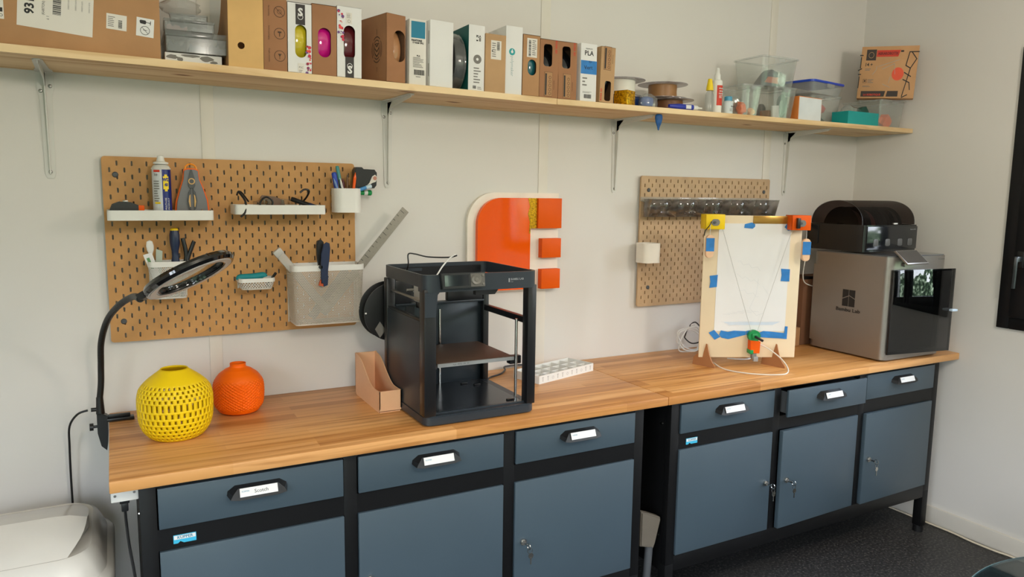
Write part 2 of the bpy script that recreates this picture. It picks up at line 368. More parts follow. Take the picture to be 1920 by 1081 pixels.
def stadium(cx, cz, w, h, n=6):
    """ring of points from the top, counter-clockwise via the left to the bottom and back up the right"""
    pts = []
    if h >= w:
        r = w/2; d = h/2-r
        for k in range(n+1): a = PI/2+PI/2*k/n; pts.append((cx+r*math.cos(a), cz+d+r*math.sin(a)))
        for k in range(n+1): a = PI+PI/2*k/n; pts.append((cx+r*math.cos(a), cz-d+r*math.sin(a)))
        k0 = len(pts)-1
        for k in range(1, n+1): a = 1.5*PI+PI/2*k/n; pts.append((cx+r*math.cos(a), cz-d+r*math.sin(a)))
        for k in range(n): a = PI/2*k/n; pts.append((cx+r*math.cos(a), cz+d+r*math.sin(a)))
    else: return rrect_hole(cx, cz, w, h, h*0.3)
    return pts, k0
def rrect_hole(cx, cz, w, h, r, n=4):
    pts = [(cx, cz+h/2)]
    for (sx, sz, a0) in ((-1, 1, PI/2), (-1, -1, PI)):
        for k in range(n+1):
            a = a0+PI/2*k/n; pts.append((cx+sx*(w/2-r)+r*math.cos(a), cz+sz*(h/2-r)+r*math.sin(a)))
    pts.append((cx, cz-h/2)); k0 = len(pts)-1
    for (sx, sz, a0) in ((1, -1, 1.5*PI), (1, 1, 0)):
        for k in range(n+1):
            a = a0+PI/2*k/n; pts.append((cx+sx*(w/2-r)+r*math.cos(a), cz+sz*(h/2-r)+r*math.sin(a)))
    return pts, k0
def holed(vs, fs, x0, x1, z0, z1, hole, f):
    pts, k0 = hole; xt = pts[0][0]; xb = pts[k0][0]
    L = [(x0, z0), (xb, z0)]+list(reversed(pts[:k0+1]))+[(xt, z1), (x0, z1)]
    R = [(xb, z0), (x1, z0), (x1, z1), (xt, z1)]+[pts[0]]+list(reversed(pts[k0:]))
    for P in (L, R):
        k = len(vs); vs += [f(*p) for p in P]; fs.append(tuple(range(k, k+len(P))))
def rrect(x0, x1, y0, y1, r, n=5):
    out = []
    for (cx, cy, a0) in ((x1-r, y1-r, 0), (x0+r, y1-r, PI/2), (x0+r, y0+r, PI), (x1-r, y0+r, 1.5*PI)):
        for k in range(n+1): a = a0+PI/2*k/n; out.append((cx+r*math.cos(a), cy+r*math.sin(a)))
    return out
def sheet_obj(name, vs, fs, m, thick, parent=None, loc=None, rot=None, offset=-1):
    bm = bmesh.new(); V = [bm.verts.new(p) for p in vs]
    for q in fs:
        try: bm.faces.new([V[i] for i in q])
        except ValueError: pass
    bmesh.ops.remove_doubles(bm, verts=bm.verts[:], dist=1e-5)
    me = bpy.data.meshes.new(name); bm.to_mesh(me); bm.free(); me.materials.append(m)
    o = bpy.data.objects.new(name, me); COL.objects.link(o)
    if parent: o.parent = parent
    if loc: o.location = loc
    if rot: o.rotation_euler = rot
    md = o.modifiers.new('thickness', 'SOLIDIFY'); md.thickness = thick; md.offset = offset
    return o
def shift(x, y, z): return Matrix.Translation((x, y, z))
def rotm(deg, ax): return Matrix.Rotation(math.radians(deg), 4, ax)
def open_tray(mb, x0, x1, y0, y1, z0, z1, m, t=0.003, r=0.0, taper=0.0, n=4):
    """box open at the top with wall thickness t, optional rounded corners and taper towards the floor"""
    def loop(ins, z, tp):
        a = x0+ins+tp; b_ = x1-ins-tp; c = y0+ins+tp; d = y1-ins-tp
        return [(p[0], p[1], z) for p in rrect(a, b_, c, d, max(r-ins, 0.0006), n)]
    L = [loop(0, z0, taper), loop(0, z1, 0), loop(t, z1, 0), loop(t, z0+t, taper)]
    k = len(L[0]); vs = sum(L, []); fs = []
    for j in range(3):
        for i in range(k): i2 = (i+1) % k; fs.append((j*k+i, j*k+i2, (j+1)*k+i2, (j+1)*k+i))
    fs.append(tuple(range(k-1, -1, -1))); fs.append(tuple(3*k+i for i in range(k)))
    return mb.add(vs, fs, m)

# ================================================================== THE ROOM
T = 0.14
struct(MB().box(XL-T, XW+T, YB-T, T, -0.06, 0, M_FLOOR).build('floor'))
struct(MB().box(XL-T, XW+T, YB-T, T, ZC, ZC+0.06, M_CEIL).build('ceiling'))
struct(MB().box(XL-T, XW+T, 0, T, 0, ZC, M_WALL).build('wall_back'))
def wall_with_holes(name, lo, hi, wins, place):
    mb = MB(); xs = lo
    for (a, b_, z0, z1) in sorted(wins):
        place(mb, xs, a, 0, ZC); place(mb, a, b_, 0, z0); place(mb, a, b_, z1, ZC); xs = b_
    place(mb, xs, hi, 0, ZC)
    return struct(mb.build(name))
wall_with_holes('wall_right', YB, 0, RWIN, lambda mb, a, b_, z0, z1: mb.box(XW, XW+T, a, b_, z0, z1, M_WALL))
wall_with_holes('wall_front', XL, XW, FWIN, lambda mb, a, b_, z0, z1: mb.box(a, b_, YB-T, YB, z0, z1, M_WALL))
wall_with_holes('wall_left', YB, 0, LFILL_WIN, lambda mb, a, b_, z0, z1: mb.box(XL-T, XL, a, b_, z0, z1, M_WALL))
M_FRAME = mat('black_window_frame', (20, 20, 22), 0.4, spec=0.3)
def window(n, a, b_, z0, z1, side):
    """frame with two sashes, panes, handle; side 'r' = right wall, 'f' = front wall (built along local x)"""
    if side == 'r': root = Matrix.Translation((XW, b_, 0)) @ Matrix.Rotation(-PI/2, 4, 'Z')
    elif side == 'l': root = Matrix.Translation((XL, a, 0)) @ Matrix.Rotation(PI/2, 4, 'Z')
    else: root = Matrix.Translation((b_, YB, 0)) @ Matrix.Rotation(PI, 4, 'Z')
    w = b_-a; fr = MB(); d0, d1 = -0.012, 0.06
    fw = 0.05
    fr.box(0, fw, d0, d1, z0, z1, M_FRAME, 0.003, root); fr.box(w-fw, w, d0, d1, z0, z1, M_FRAME, 0.003, root)
    fr.box(fw, w-fw, d0, d1, z0, z0+fw, M_FRAME, 0.003, root); fr.box(fw, w-fw, d0, d1, z1-fw, z1, M_FRAME, 0.003, root)
    fr.box(w/2-0.025, w/2+0.025, d0, d1, z0+fw, z1-fw, M_FRAME, 0.003, root)
    o = struct(fr.build('window_%d' % n))
    for (p, q) in ((fw, w/2-0.025), (w/2+0.025, w-fw)):
        s = MB(); sw = 0.07; e0, e1 = -0.022, 0.04; y0, y1 = z0+fw, z1-fw
        s.box(p, p+sw, e0, e1, y0, y1, M_FRAME, 0.004, root); s.box(q-sw, q, e0, e1, y0, y1, M_FRAME, 0.004, root)
        s.box(p+sw, q-sw, e0, e1, y0, y0+sw, M_FRAME, 0.004, root); s.box(p+sw, q-sw, e0, e1, y1-sw, y1, M_FRAME, 0.004, root)
        so = s.build('sash', o)
        MB().box(p+sw-0.005, q-sw+0.005, 0.008, 0.014, y0+sw-0.005, y1-sw+0.005, M_WINGL, M=root).build('pane', so)
        if p == fw:
            h = MB(); hx = p+0.030; hz = z0+0.30 if side == 'r' else 1.0
            h.box(hx-0.014, hx+0.014, e0-0.010, e0, hz-0.035, hz+0.035, M_BLACKP, 0.004, root)
            h.box(hx-0.010, hx+0.010, e0-0.045, e0-0.008, hz-0.010, hz+0.014, M_BLACKP, 0.004, root)
            h.tube([(hx, e0-0.042, hz+0.01), (hx+0.002, e0-0.046, hz-0.03), (hx-0.002, e0-0.040, hz-0.12)], 0.009, M_BLACKP, 8, 4, root)
            h.build('window_handle', so)
    return o
window(1, *RWIN[0], 'r'); window(2, *RWIN[1], 'r'); window(3, *FWIN[0], 'f'); window(4, *FWIN[1], 'f'); window(5, *LFILL_WIN[0], 'l')
# cover strips on the panel joints of the back wall, corner strip, baseboards
for i, (a, b_) in enumerate(((0.279, 0.3176), (1.503, 1.545), (2.724, 2.768))):
    struct(MB().box(a, b_, -0.0035, 0, 0, ZC, M_TRIM, 0.001).build('trim_%d' % (i+1)))
struct(MB().box(XW-0.012, XW, YB, 0, 0, 0.085, M_TRIM, 0.002).build('baseboard_right'))
struct(MB().box(XL, XW-0.012, -0.012, 0, 0, 0.085, M_TRIM, 0.002).build('baseboard_back'))
for i, (x, y) in enumerate(FILL_GLOBES):  # added pendants out of view, housing the fill lights for the wall
    c = thing('fill_globe', ('added opal glass fill light globe hanging out of view on the vase side', 'added opal glass fill light globe hanging out of view on the silver printer side')[i], 'lamp', (x, y, ZC))
    MB().cyl((0, 0, -0.03), 0.05, 0.03, M_WHITE, seg=24).build('ceiling_rose', c)
    MB().cyl((0, 0, -0.41), 0.006, 0.38, M_WHITE, seg=10).build('rod', c)
    gm = MB().lathe([(0, -0.70)]+[(0.15*math.sin(a), -0.55-0.15*math.cos(a)) for a in [PI*k/16 for k in range(1, 16)]]+[(0, -0.40)], clear('opal_glass', (0.96, 0.96, 0.95), 0.06, (240, 238, 232)), seg=32).build('glass_globe', c)

# ================================================================== WORKBENCHES
ZT = 0.84
YF = -0.590      # face of the steel frames
def workbench(x0, label, opens, badge_bold, card_text, lockside):
    """steel bench frame 1.55 wide, three drawers above three doors, origin at floor, left front leg"""
    t = thing('workbench', label, 'workbench', (x0, YF, 0))
    W_ = 1.552; D = 0.555; f = MB(); zt = 0.809; B = 0.0012
    px = [0, 0.506, 1.008, W_-0.038]
    for p in px: f.box(p, p+0.038, 0, 0.03, 0.20 if p in (px[0], px[-1]) else 0.2315, zt, M_BLACK, B)
    def rail(z0, z1):
        for a_, b2_ in zip(px, px[1:]): f.box(a_+0.037, b2_+0.001, 0.0004, 0.0296, z0, z1, M_BLACK)
    for p in (0, W_-0.038):                           # full-height legs front and rear with foot pads
        f.box(p, p+0.038, 0, 0.04, 0.03, 0.20, M_BLACK, B); f.box(p, p+0.038, D-0.04, D, 0.03, zt, M_BLACK, B)
        f.cyl((p+0.019, 0.022, 0), 0.022, 0.03, M_BLACKP, seg=16); f.cyl((p+0.019, D-0.022, 0), 0.022, 0.03, M_BLACKP, seg=16)
    rail(0.632, 0.688)     # between drawers and doors
    rail(0.797, zt-0.0004); f.box(0.038, W_-0.038, 0.0002, 0.0298, 0.172, 0.232, M_BLACK, B)     # top and bottom rail
    f.build('frame', t)
    for p in (0.001, W_-0.003):
        s = MB(); s.box(p, p+0.002, 0.03, D-0.04, 0.17, zt, M_BLACK)
        so = s.build('side_panel', t)
        for (yy, zz) in ((0.05, 0.72), (0.05, 0.30), (0.30, 0.72), (0.30, 0.30)):
            MB().cyl((p-0.003 if p < 1 else p+0.002, yy, zz), 0.005, 0.003, M_CHROME, 'x', 10).build('rivet', so)
    MB().box(0.038, W_-0.038, D-0.01, D-0.008, 0.17, zt, M_BLACK).build('back_panel', t)
    MB().box(0.038, W_-0.038, 0.03, D-0.01, 0.20, 0.203, M_BLACK).build('bottom_shelf', t)
    bays = [(0.041, 0.504), (0.547, 1.005), (1.049, W_-0.041)]
    for i, (a, b_) in enumerate(bays):
        pull = opens[i]; w = b_-a
        dr = MB()
        dr.box(a, b_, -0.006-pull, 0.004-pull, 0.690, 0.796, M_BLUE, 0.0018)
        open_tray(dr, a+0.012, b_-0.012, 0.004-pull, 0.45-pull, 0.70, 0.785, M_DGREY, 0.002)
        d = dr.build('drawer', t)
        cx = (a+b_)/2+0.004; cz = 0.757; y = -0.006-pull
        h = MB(); M = shift(cx, y, cz)
        hw, hh, dp = 0.076, 0.0125, 0.026
        # trapezoid pull with pointed ends: back face hexagon on the drawer, sloped front face
        bk = [(-hw, -hh*0.6), (-hw+0.018, -hh-0.003), (hw-0.018, -hh-0.003), (hw, -hh*0.6), (hw-0.002, 0.004), (hw-0.02, hh+0.004), (-hw+0.02, hh+0.004), (-hw+0.002, 0.004)]
        fr = [(-hw+0.006, -0.012), (-hw+0.026, -hh-0.004), (hw-0.026, -hh-0.004), (hw-0.006, -0.012), (hw-0.012, 0.0), (hw-0.026, hh), (-hw+0.026, hh), (-hw+0.012, 0.0)]
        vs = [(p[0], 0, p[1]) for p in bk]+[(p[0], -dp if p[1] < 0.002 else -dp+0.010, p[1]) for p in fr]
        n = 8; fs = [tuple(range(n)), tuple(range(2*n-1, n-1, -1))]+[(k, n+k, n+(k+1) % n, (k+1) % n) for k in range(n)]
        h.add(vs, fs, M_BLACKP, M)
        h.build('drawer_handle', d)
        L = MB(); ML = M @ shift(0, -dp+0.0035, 0.0015) @ rotm(-22, 'X')
        L.box(-0.047, 0.047, -0.0022, -0.0004, -0.0105, 0.0115, M_PAPER, M=ML)
        L.text('KÜPPER', -0.033, 0.003, -0.0026, 0.0055, M_TEALB, M=ML)
        if card_text[i]: L.text(card_text[i], 0.006, 0.0, -0.0026, 0.013, M_INK, M=ML)
        L.build('name_card', d)
        # door
        ang = opens[3+i]; hinge_left = lockside[i] == 'r'
        hx = a if hinge_left else b_
        MD = shift(hx, 0, 0) @ rotm(-ang if hinge_left else ang, 'Z') @ shift(-hx, 0, 0)
        dd = MB(); dd.box(a-0.001, b_+0.001, -0.006, 0.012, 0.2345, 0.6305, M_BLUE, 0.0018, MD)
        do = dd.build('door', t)
        lx = a+0.028 if not hinge_left else b_-0.026; lz = 0.431
        lk = MB(); lk.cyl((0, 0, 0), 0.0105, -0.008, M_CHROME, 'y', 20, M=MD @ shift(lx, -0.006, lz)); lk.cyl((0, 0, 0), 0.0075, -0.012, M_STEEL, 'y', 16, M=MD @ shift(lx, -0.006, lz))
        lk.build('lock', do)
        if True:
            k = MB(); MK = MD @ shift(lx, -0.018, lz)
            k.box(-0.0012, 0.0012, -0.022, 0, -0.003, 0.003, M_CHROME, M=MK)
            k.lathe([(0.0085, -0.001), (0.0105, -0.001), (0.0105, 0.001), (0.0085, 0.001), (0.0085, -0.001)], M_CHROME, (0, -0.028, 0), 18, 'x', M=MK)
            k.lathe([(0.008, -0.0008), (0.0095, -0.0008), (0.0095, 0.0008), (0.008, 0.0008), (0.008, -0.0008)], M_CHROME, (0.006, -0.026, -0.017), 18, 'y', M=MK)
            k.cyl((0.010, -0.026, -0.034), 0.009, 0.0016, M_CHROME, 'y', 16, M=MK); k.box(0.0075, 0.0115, -0.0265, -0.0245, -0.062, -0.040, M_CHROME, M=MK)
            k.build('key', do)
    bd = MB(); bd.prism([(0.072, 0.645), (0.082, 0.645), (0.088, 0.650), (0.096, 0.645), (0.125, 0.645), (0.125, 0.667), (0.072, 0.667)], 'y', -0.0014, -0.0002, mat('badge_blue', (60, 178, 214), 0.4))
    bd.box(0.0735, 0.1235, -0.0022, -0.0014, 0.6555, 0.6655, M_PAPER); bd.text('KÜPPER', 0.099, 0.6605, -0.0026, 0.0105, M_TEALB, bold=0.0002)
    bd.build('maker_badge', t)
    return t
workbench(0.0445, 'black framed steel workbench with blue-grey fronts standing below the yellow and orange vases', (0, 0, 0, 0, 0, 0), 1, ('Scotch', '', ''), 'rll')
workbench(1.719, 'black framed steel workbench with blue-grey fronts standing next to the right wall', (0, 0.03, 0, 0, 1.8, 1.2), 1, ('', '', ''), 'rll')
w1 = MB().box(-0.017, 1.6798, -0.617, -0.003, 0.810, ZT, M_WT, 0.003).build('worktop')
tag(w1, 'oiled beech butcher block worktop under the vases and the open black printer', 'worktop')
w2 = MB().box(1.6812, 3.372, -0.617, -0.003, 0.810, ZT, M_WT, 0.003).build('worktop')
tag(w2, 'oiled beech butcher block worktop under the drawing board and the silver printer', 'worktop')

# ================================================================== WALL SHELF
def zs(x): return 1.857+0.012*max(0.0, 1.397-x)
bd = MB(); x0 = -0.75
vs = [(x0, -.302, zs(x0)-.02), (1.396, -.302, zs(1.396)-.02), (1.396, -.001, zs(1.396)-.02), (x0, -.001, zs(x0)-.02), (x0, -.302, zs(x0)), (1.396, -.302, zs(1.396)), (1.396, -.001, zs(1.396)), (x0, -.001, zs(x0))]
bd.add(vs, [(0, 3, 2, 1), (4, 5, 6, 7), (0, 1, 5, 4), (1, 2, 6, 5), (2, 3, 7, 6), (3, 0, 4, 7)], M_PINE)
tag(bd.build('shelf_board'), 'long knotty pine shelf board carrying the big parcel and the upright boxes', 'shelf')
tag(MB().box(1.398, 3.376, -.302, -.001, 1.837, 1.857, M_PINE, 0.0015).build('shelf_board'), 'long knotty pine shelf board ending in the corner under the clear bins', 'shelf')
for i, (x, lab) in enumerate(((-0.129, 'white steel shelf bracket below the big parcel, leftmost of four'), (0.886, 'white steel shelf bracket right of the pen cup and long ruler'),
                              (1.870, 'white steel shelf bracket between the orange sign and right pegboard'), (2.873, 'white steel shelf bracket above the corner of the pale pegboard'))):
    zt = (zs(x)-.0205) if x < 1.39 else 1.8365; h = 0.30
    t = thing('shelf_bracket', lab, 'bracket', (x, 0, zt-h))
    a = MB()
    a.prism([(-0.022, h-0.01), (-0.022, h-0.045), (-0.016, h-0.07), (-0.013, 0.012), (-0.008, 0), (0.008, 0), (0.013, 0.012), (0.016, h-0.07), (0.022, h-0.045), (0.022, h-0.01)], 'y', -0.0035, -0.0002, M_WMET)
    a.prism([(-0.003, 0.01), (-0.010, 0.012), (-0.024, h-0.03), (-0.055, h-0.006), (-0.003, h-0.006)], 'x', -0.0015, 0.0015, M_WMET)
    a.build('wall_arm', t)
    b2 = MB()
    b2.prism([(-0.022, -0.01), (0.022, -0.01), (0.022, -0.045), (0.016, -0.07), (0.012, -0.235), (0.006, -0.245), (-0.006, -0.245), (-0.012, -0.235), (-0.016, -0.07), (-0.022, -0.045)], 'z', h-0.003, h, M_WMET)
    b2.prism([(-0.01, h-0.003), (-0.24, h-0.003), (-0.235, h-0.010), (-0.05, h-0.026), (-0.01, h-0.05)], 'x', -0.0015, 0.0015, M_WMET)
    b2.build('shelf_arm', t)
    for (sx, sz) in ((-0.012, h-0.055), (0.012, h-0.04), (0, 0.018)):
        MB().lathe([(0, -0.007), (0.004, -0.006), (0.0055, -0.0035), (0.0055, -0.003)], M_STEEL, (sx, 0, sz), 10, 'y').build('screw', t)

# ================================================================== PEGBOARDS
def pegboard(x0, ztop, w, label, m, pegs):
    """board with a real slot every 40 mm, rows 20 mm apart and staggered; front face at y=-0.02"""
    H = 0.56; vs = []; fs = []; f = lambda x, z: (x0+x, -0.020, ztop+z)
    nr = 27; nc = int(round(w/0.04))
    for r in range(nr):
        zc = -0.02-0.02*r; z0, z1 = zc-0.01, zc+0.01
        if r % 2 == 0:      # holes at 40,80..., half cells at both ends
            for (a, b_) in ((0, 0.02), (w-0.02, w)):
                k = len(vs); vs += [f(a, z0), f(b_, z0), f(b_, z1), f(a, z1)]; fs.append((k, k+1, k+2, k+3))
            for c in range(nc-1):
                cx = 0.04+0.04*c; holed(vs, fs, cx-0.02, cx+0.02, z0, z1, stadium(cx, zc, 0.0052, 0.0150, 3), f)
        else:
            for c in range(nc):
                cx = 0.02+0.04*c; holed(vs, fs, cx-0.02, cx+0.02, z0, z1, stadium(cx, zc, 0.0052, 0.0150, 3), f)
    n2 = int(round(w/0.02)); rr = 0.009
    for s_, za, zb in ((1, 0.0, -0.01), (-1, -H, -0.55)):
        base = [(0.02*i, zb) for i in range(n2+1)]
        arcR = [(w-rr+rr*math.sin(a), (za-s_*rr)+s_*rr*math.cos(a)) for a in (PI/2, PI/3, PI/6, 0)]
        arcL = [(rr-rr*math.sin(a), (za-s_*rr)+s_*rr*math.cos(a)) for a in (0, PI/6, PI/3, PI/2)]
        P = base+arcR+arcL; k = len(vs); vs += [f(*p) for p in P]; fs.append(tuple(range(k, k+len(P))))
    t = thing('pegboard', label, 'pegboard', (0, 0, 0))
    o = sheet_obj('board', vs, fs, m, 0.009, t)
    bm = bmesh.new(); bm.from_mesh(o.data); bmesh.ops.recalc_face_normals(bm, faces=bm.faces[:])
    if sum(q.normal.y for q in bm.faces) > 0: bmesh.ops.reverse_faces(bm, faces=bm.faces[:])
    bm.to_mesh(o.data); bm.free(); o.modifiers[0].offset = -1
    for (x, z) in pegs:
        MB().lathe([(0, -0.0245), (0.006, -0.0245), (0.0085, -0.0225), (0.0085, -0.020)], M_DGREY, (x, 0, z), 16, 'y').cyl((x, 0, z), 0.0022, -0.020, M_DGREY, 'y', 10).build('spacer_peg', t)
    return t
pegboard(0.0, 1.6227, 0.76, 'tan slotted pegboard left of the black printer, hung with trays and tools', M_PEG, [(0.035, 1.569), (0.037, 1.1265)])
pegboard(1.998, 1.6105, 0.76, 'pale slotted pegboard partly hidden behind the drawing board', M_PEG2, [(2.038, 1.5511), (2.720, 1.5511), (2.052, 1.133)])

def wall_tray(name, label, x0, x1, z0, z1, depth, y1=-0.021, r=0.012):
    t = thing(name, label, 'tray', ((x0+x1)/2, y1, z0)); w = (x1-x0)/2
    mb = MB(); mb2 = []
    open_tray(mb, -w, w, -depth, 0, 0, z1-z0, M_WHITE, 0.0025, r)
    mb.build('tray_body', t)
    hk = MB()
    for sx in (-w*0.7, w*0.7): hk.box(sx-0.002, sx+0.002, 0, 0.008, 0.004, 0.016, M_WHITE)
    return t
TR1 = wall_tray('wall_tray', 'long shallow white tray on the pegboard carrying the spray can', 0.008, 0.292, 1.437, 1.466, 0.118)
TR2 = wall_tray('wall_tray', 'long shallow white tray on the pegboard carrying the safety glasses', 0.353, 0.631, 1.454, 1.483, 0.118)

# spray can
def lathe_part(name, parent, prof, m, loc=None, seg=28, ax='z'): return MB().lathe(prof, m, seg=seg, ax=ax).build(name, parent, loc)
t = thing('spray_can', 'blue and white lubricant spray can with yellow badge in the pegboard tray', 'spray can', (0.156, -0.075, 1.4396))
c = MB(); R = 0.0262
c.lathe([(0, 0), (R-.001, 0), (R, 0.002), (R, 0.006)], M_STEEL, seg=40)
n = 40
for k in range(n):      # body: label panel on the left part, blue elsewhere
    a0, a1 = 2*PI*k/n, 2*PI*(k+1)/n; am = math.degrees((a0+a1)/2)
    m = mat('label_white', (206, 208, 210), 0.35) if 190 < am < 266 else mat('can_blue', (22, 40, 120), 0.25)
    c.add([(R*math.cos(a0), R*math.sin(a0), 0.006), (R*math.cos(a1), R*math.sin(a1), 0.006), (R*math.cos(a1), R*math.sin(a1), 0.146), (R*math.cos(a0), R*math.sin(a0), 0.146)], [(0, 1, 2, 3)], m)
c.lathe([(R, 0.146), (R+.0008, 0.148), (R, 0.150), (R*0.8, 0.158), (R*0.55, 0.162), (0, 0.162)], M_WMET, seg=40)
c.build('can_body', t)
def onc(mb, ang, z, r, fn):   # frame on a cylinder's front: local x tangent, -y outward
    return Matrix.Rotation(math.radians(ang), 4, 'Z') @ shift(0, -r, z)
L = MB()
for i in range(8):
    M = onc(L, 8+i*4.2, 0.108, R+0.0008, None); hh = 0.02 if i in (0, 1, 6, 7) else 0.026
    L.box(-0.0011, 0.0011, -0.0004, 0, -hh, hh*0.9, mat('badge_yellow', (250, 214, 0), 0.3), M=M)
L.text('WD', 0, 0, -0.0012, 0.0135, mat('can_blue', (22, 40, 120), 0.25), M=onc(L, 23, 0.116, R+0.001, None), bold=0.0006, sx=0.8)
L.text('40', 0, 0, -0.0012, 0.0125, mat('can_blue', (22, 40, 120), 0.25), M=onc(L, 23, 0.101, R+0.001, None), bold=0.0005, sx=0.8)
L.text('MULTI-USE', 0, 0, -0.001, 0.0075, M_PAPER, rot=90, M=onc(L, 18, 0.045, R+0.0008, None))
L.text('PRODUCT', 0, 0, -0.001, 0.0075, M_PAPER, rot=90, M=onc(L, 36, 0.045, R+0.0008, None))
L.lines(-0.009, 0.009, 0.05, 0.115, 9, -0.0008, M_INKG, onc(L, -32, 0, R+0.0006, None)); L.text('3.0', 0, 0.13, -0.001, 0.009, M_INK, M=onc(L, -36, 0, R+0.0006, None))
L.rect(-0.009, 0.009, 0.138, 0.1445, -0.0004, M_RED, onc(L, -30, 0, R, None)); L.rect(-0.008, 0.008, 0.045, 0.050, -0.0004, M_YEL, onc(L, -30, 0, R, None))
L.build('can_label', t)
MB().lathe([(0.021, 0.162), (0.021, 0.167), (0.012, 0.170), (0.010, 0.178), (0.009, 0.186), (0.005, 0.188), (0, 0.188)], M_WHITE, seg=24).build('nozzle', t)

# box cutter
t = thing('box_cutter', 'black box cutter with orange tip in the tray beside the spray can', 'knife', (0.060, -0.085, 1.4396), (0, 0, 0.04))
prof = [(-0.042, 0.0), (-0.045, 0.018), (-0.038, 0.029), (-0.020, 0.034), (0.010, 0.033), (0.034, 0.026), (0.040, 0.018), (0.040, 0.004), (0.03, 0)]
prof = [(x, z*1.5) for x, z in prof]
MB().prism(prof, 'y', -0.009, 0.009, M_BLACKP, bev=0.002).build('handle', t)
MB().box(0.030, 0.046, -0.0098, 0.0098, 0.022, 0.0400, M_ORANGEM, 0.002).build('orange_tip', t)
MB().box(-0.010, 0.004, -0.006, 0.006, 0.048, 0.0545, M_STEEL, 0.001).build('slider', t)

# plier set in blister pack
t = thing('plier_set', 'clear orange-edged blister pack of small pliers beside the spray can', 'tool set', (0.2385, -0.066, 1.4396))
out = [(-0.046, 0), (0.047, 0), (0.050, 0.010), (0.046, 0.055), (0.034, 0.095), (0.024, 0.120), (0.021, 0.148), (0.010, 0.152), (-0.010, 0.152), (-0.021, 0.148), (-0.024, 0.120), (-0.034, 0.090), (-0.046, 0.050), (-0.050, 0.010)]
o2 = [(x*0.9, 0.004+z*0.95) for x, z in out]
MB().prism(out, 'y', -0.002, 0.004, M_ORPLA, bev=0.001).build('backing_card', t)
MB().prism(o2, 'y', -0.010, -0.002, mat('blister_grey', (112, 112, 114), 0.4), bev=0.001).build('insert', t)
arc = [(0.016*math.cos(a), 0.149+0.016*math.sin(a)) for a in [PI*k/8 for k in range(9)]]
MB().tube([(x, 0.001, z) for x, z in arc], 0.0026, mat('handle_orange', (250, 150, 30), 0.35), 8, 2).build('hanging_loop', t)
p = MB()
p.prism([(-0.002, 0.148), (0.002, 0.148), (0.009, 0.122), (0.010, 0.100), (0.006, 0.092), (-0.006, 0.092), (-0.010, 0.100), (-0.009, 0.122)], 'y', -0.0145, -0.010, M_DGREY)
for s_ in (-1, 1):
    p.prism([(s_*0.003, 0.092), (s_*0.010, 0.080), (s_*0.014, 0.055), (s_*0.010, 0.030), (s_*0.004, 0.026), (s_*0.006, 0.05), (s_*0.003, 0.075)], 'y', -0.016, -0.010, M_DGREY)
    p.prism([(s_*0.0045, 0.074), (s_*0.008, 0.070), (s_*0.0105, 0.052), (s_*0.0075, 0.036), (s_*0.005, 0.036), (s_*0.0055, 0.06)], 'y', -0.0172, -0.0158, M_CARD3)
p.ring(0, 0.113, -0.0150, 0.0095, M_CARD3, 0.003)
p.build('long_nose_pliers', t)
q = MB()
for cx, w in ((-0.026, 0.006), (-0.001, 0.007), (0.027, 0.010)):
    q.prism([(cx-w, 0.024), (cx+w, 0.024), (cx+w*0.7, 0.015), (cx-w*0.7, 0.015)] if cx < 0.02 else [(cx, 0.030), (cx+0.002, 0.016), (cx+w, 0.010), (cx+w*0.6, 0.002), (cx, 0.008), (cx-w*0.6, 0.002), (cx-w, 0.010), (cx-0.002, 0.016)], 'y', -0.016, -0.010, M_CARD3)
    if cx < 0.02: q.box(cx-0.0012, cx+0.0012, -0.014, -0.010, 0.0, 0.016, M_STEEL)
q.build('bits', t)

# safety glasses
t = thing('safety_glasses', 'safety glasses with dark curled temples lying in the long tray', 'glasses', (0.49, -0.08, 1.4627))
lens = MB()
for s_ in (-1, 1):
    vs = []; fs = []
    for i in range(9):
        a = i/8; x = s_*(0.012+0.058*a); yv = 0.018+0.03*a*a
        for j, zz in enumerate((0.003, 0.016, 0.030, 0.040-0.012*a*a)): vs.append((x, yv-0.015, zz))
    for i in range(8):
        for j in range(3): fs.append((i*4+j, i*4+4+j, i*4+5+j, i*4+j+1))
    lens.add(vs, fs, clear('smoky_lens', (0.78, 0.76, 0.72), 0.15, (120, 110, 100), 0.1))
lens.build('lens', t)
for s_, e in ((-1, 'left'), (1, 'right')):
    tm = MB(); X = s_*0.070
    if s_ < 0: tm.tube([(-0.086, 0.02, 0.03), (-0.110, -0.02, 0.056), (-0.122, -0.030, 0.061), (-0.128, -0.038, 0.050)], 0.0028, M_BLACKP, 8, 5); tm.tube([(-0.122, -0.030, 0.061), (-0.105, -0.05, 0.030), (-0.108, -0.058, -0.001), (-0.122, -0.060, -0.016)], 0.0032, M_BLACKP, 8, 6)
    else: tm.tube([(0.072, 0.015, 0.018), (0.090, -0.01, 0.045), (0.094, -0.03, 0.066), (0.078, -0.035, 0.070), (0.064, -0.036, 0.060)], 0.0032, M_BLACKP, 8, 6)
    tm.build('temple', t)
MB().tube([(-0.055, -0.03, 0.0), (-0.058, -0.03, 0.028), (-0.040, -0.03, 0.045), (-0.020, -0.03, 0.030), (-0.030, -0.03, 0.004)], 0.003, M_BLACKP, 8, 6).build('nose_frame', t)

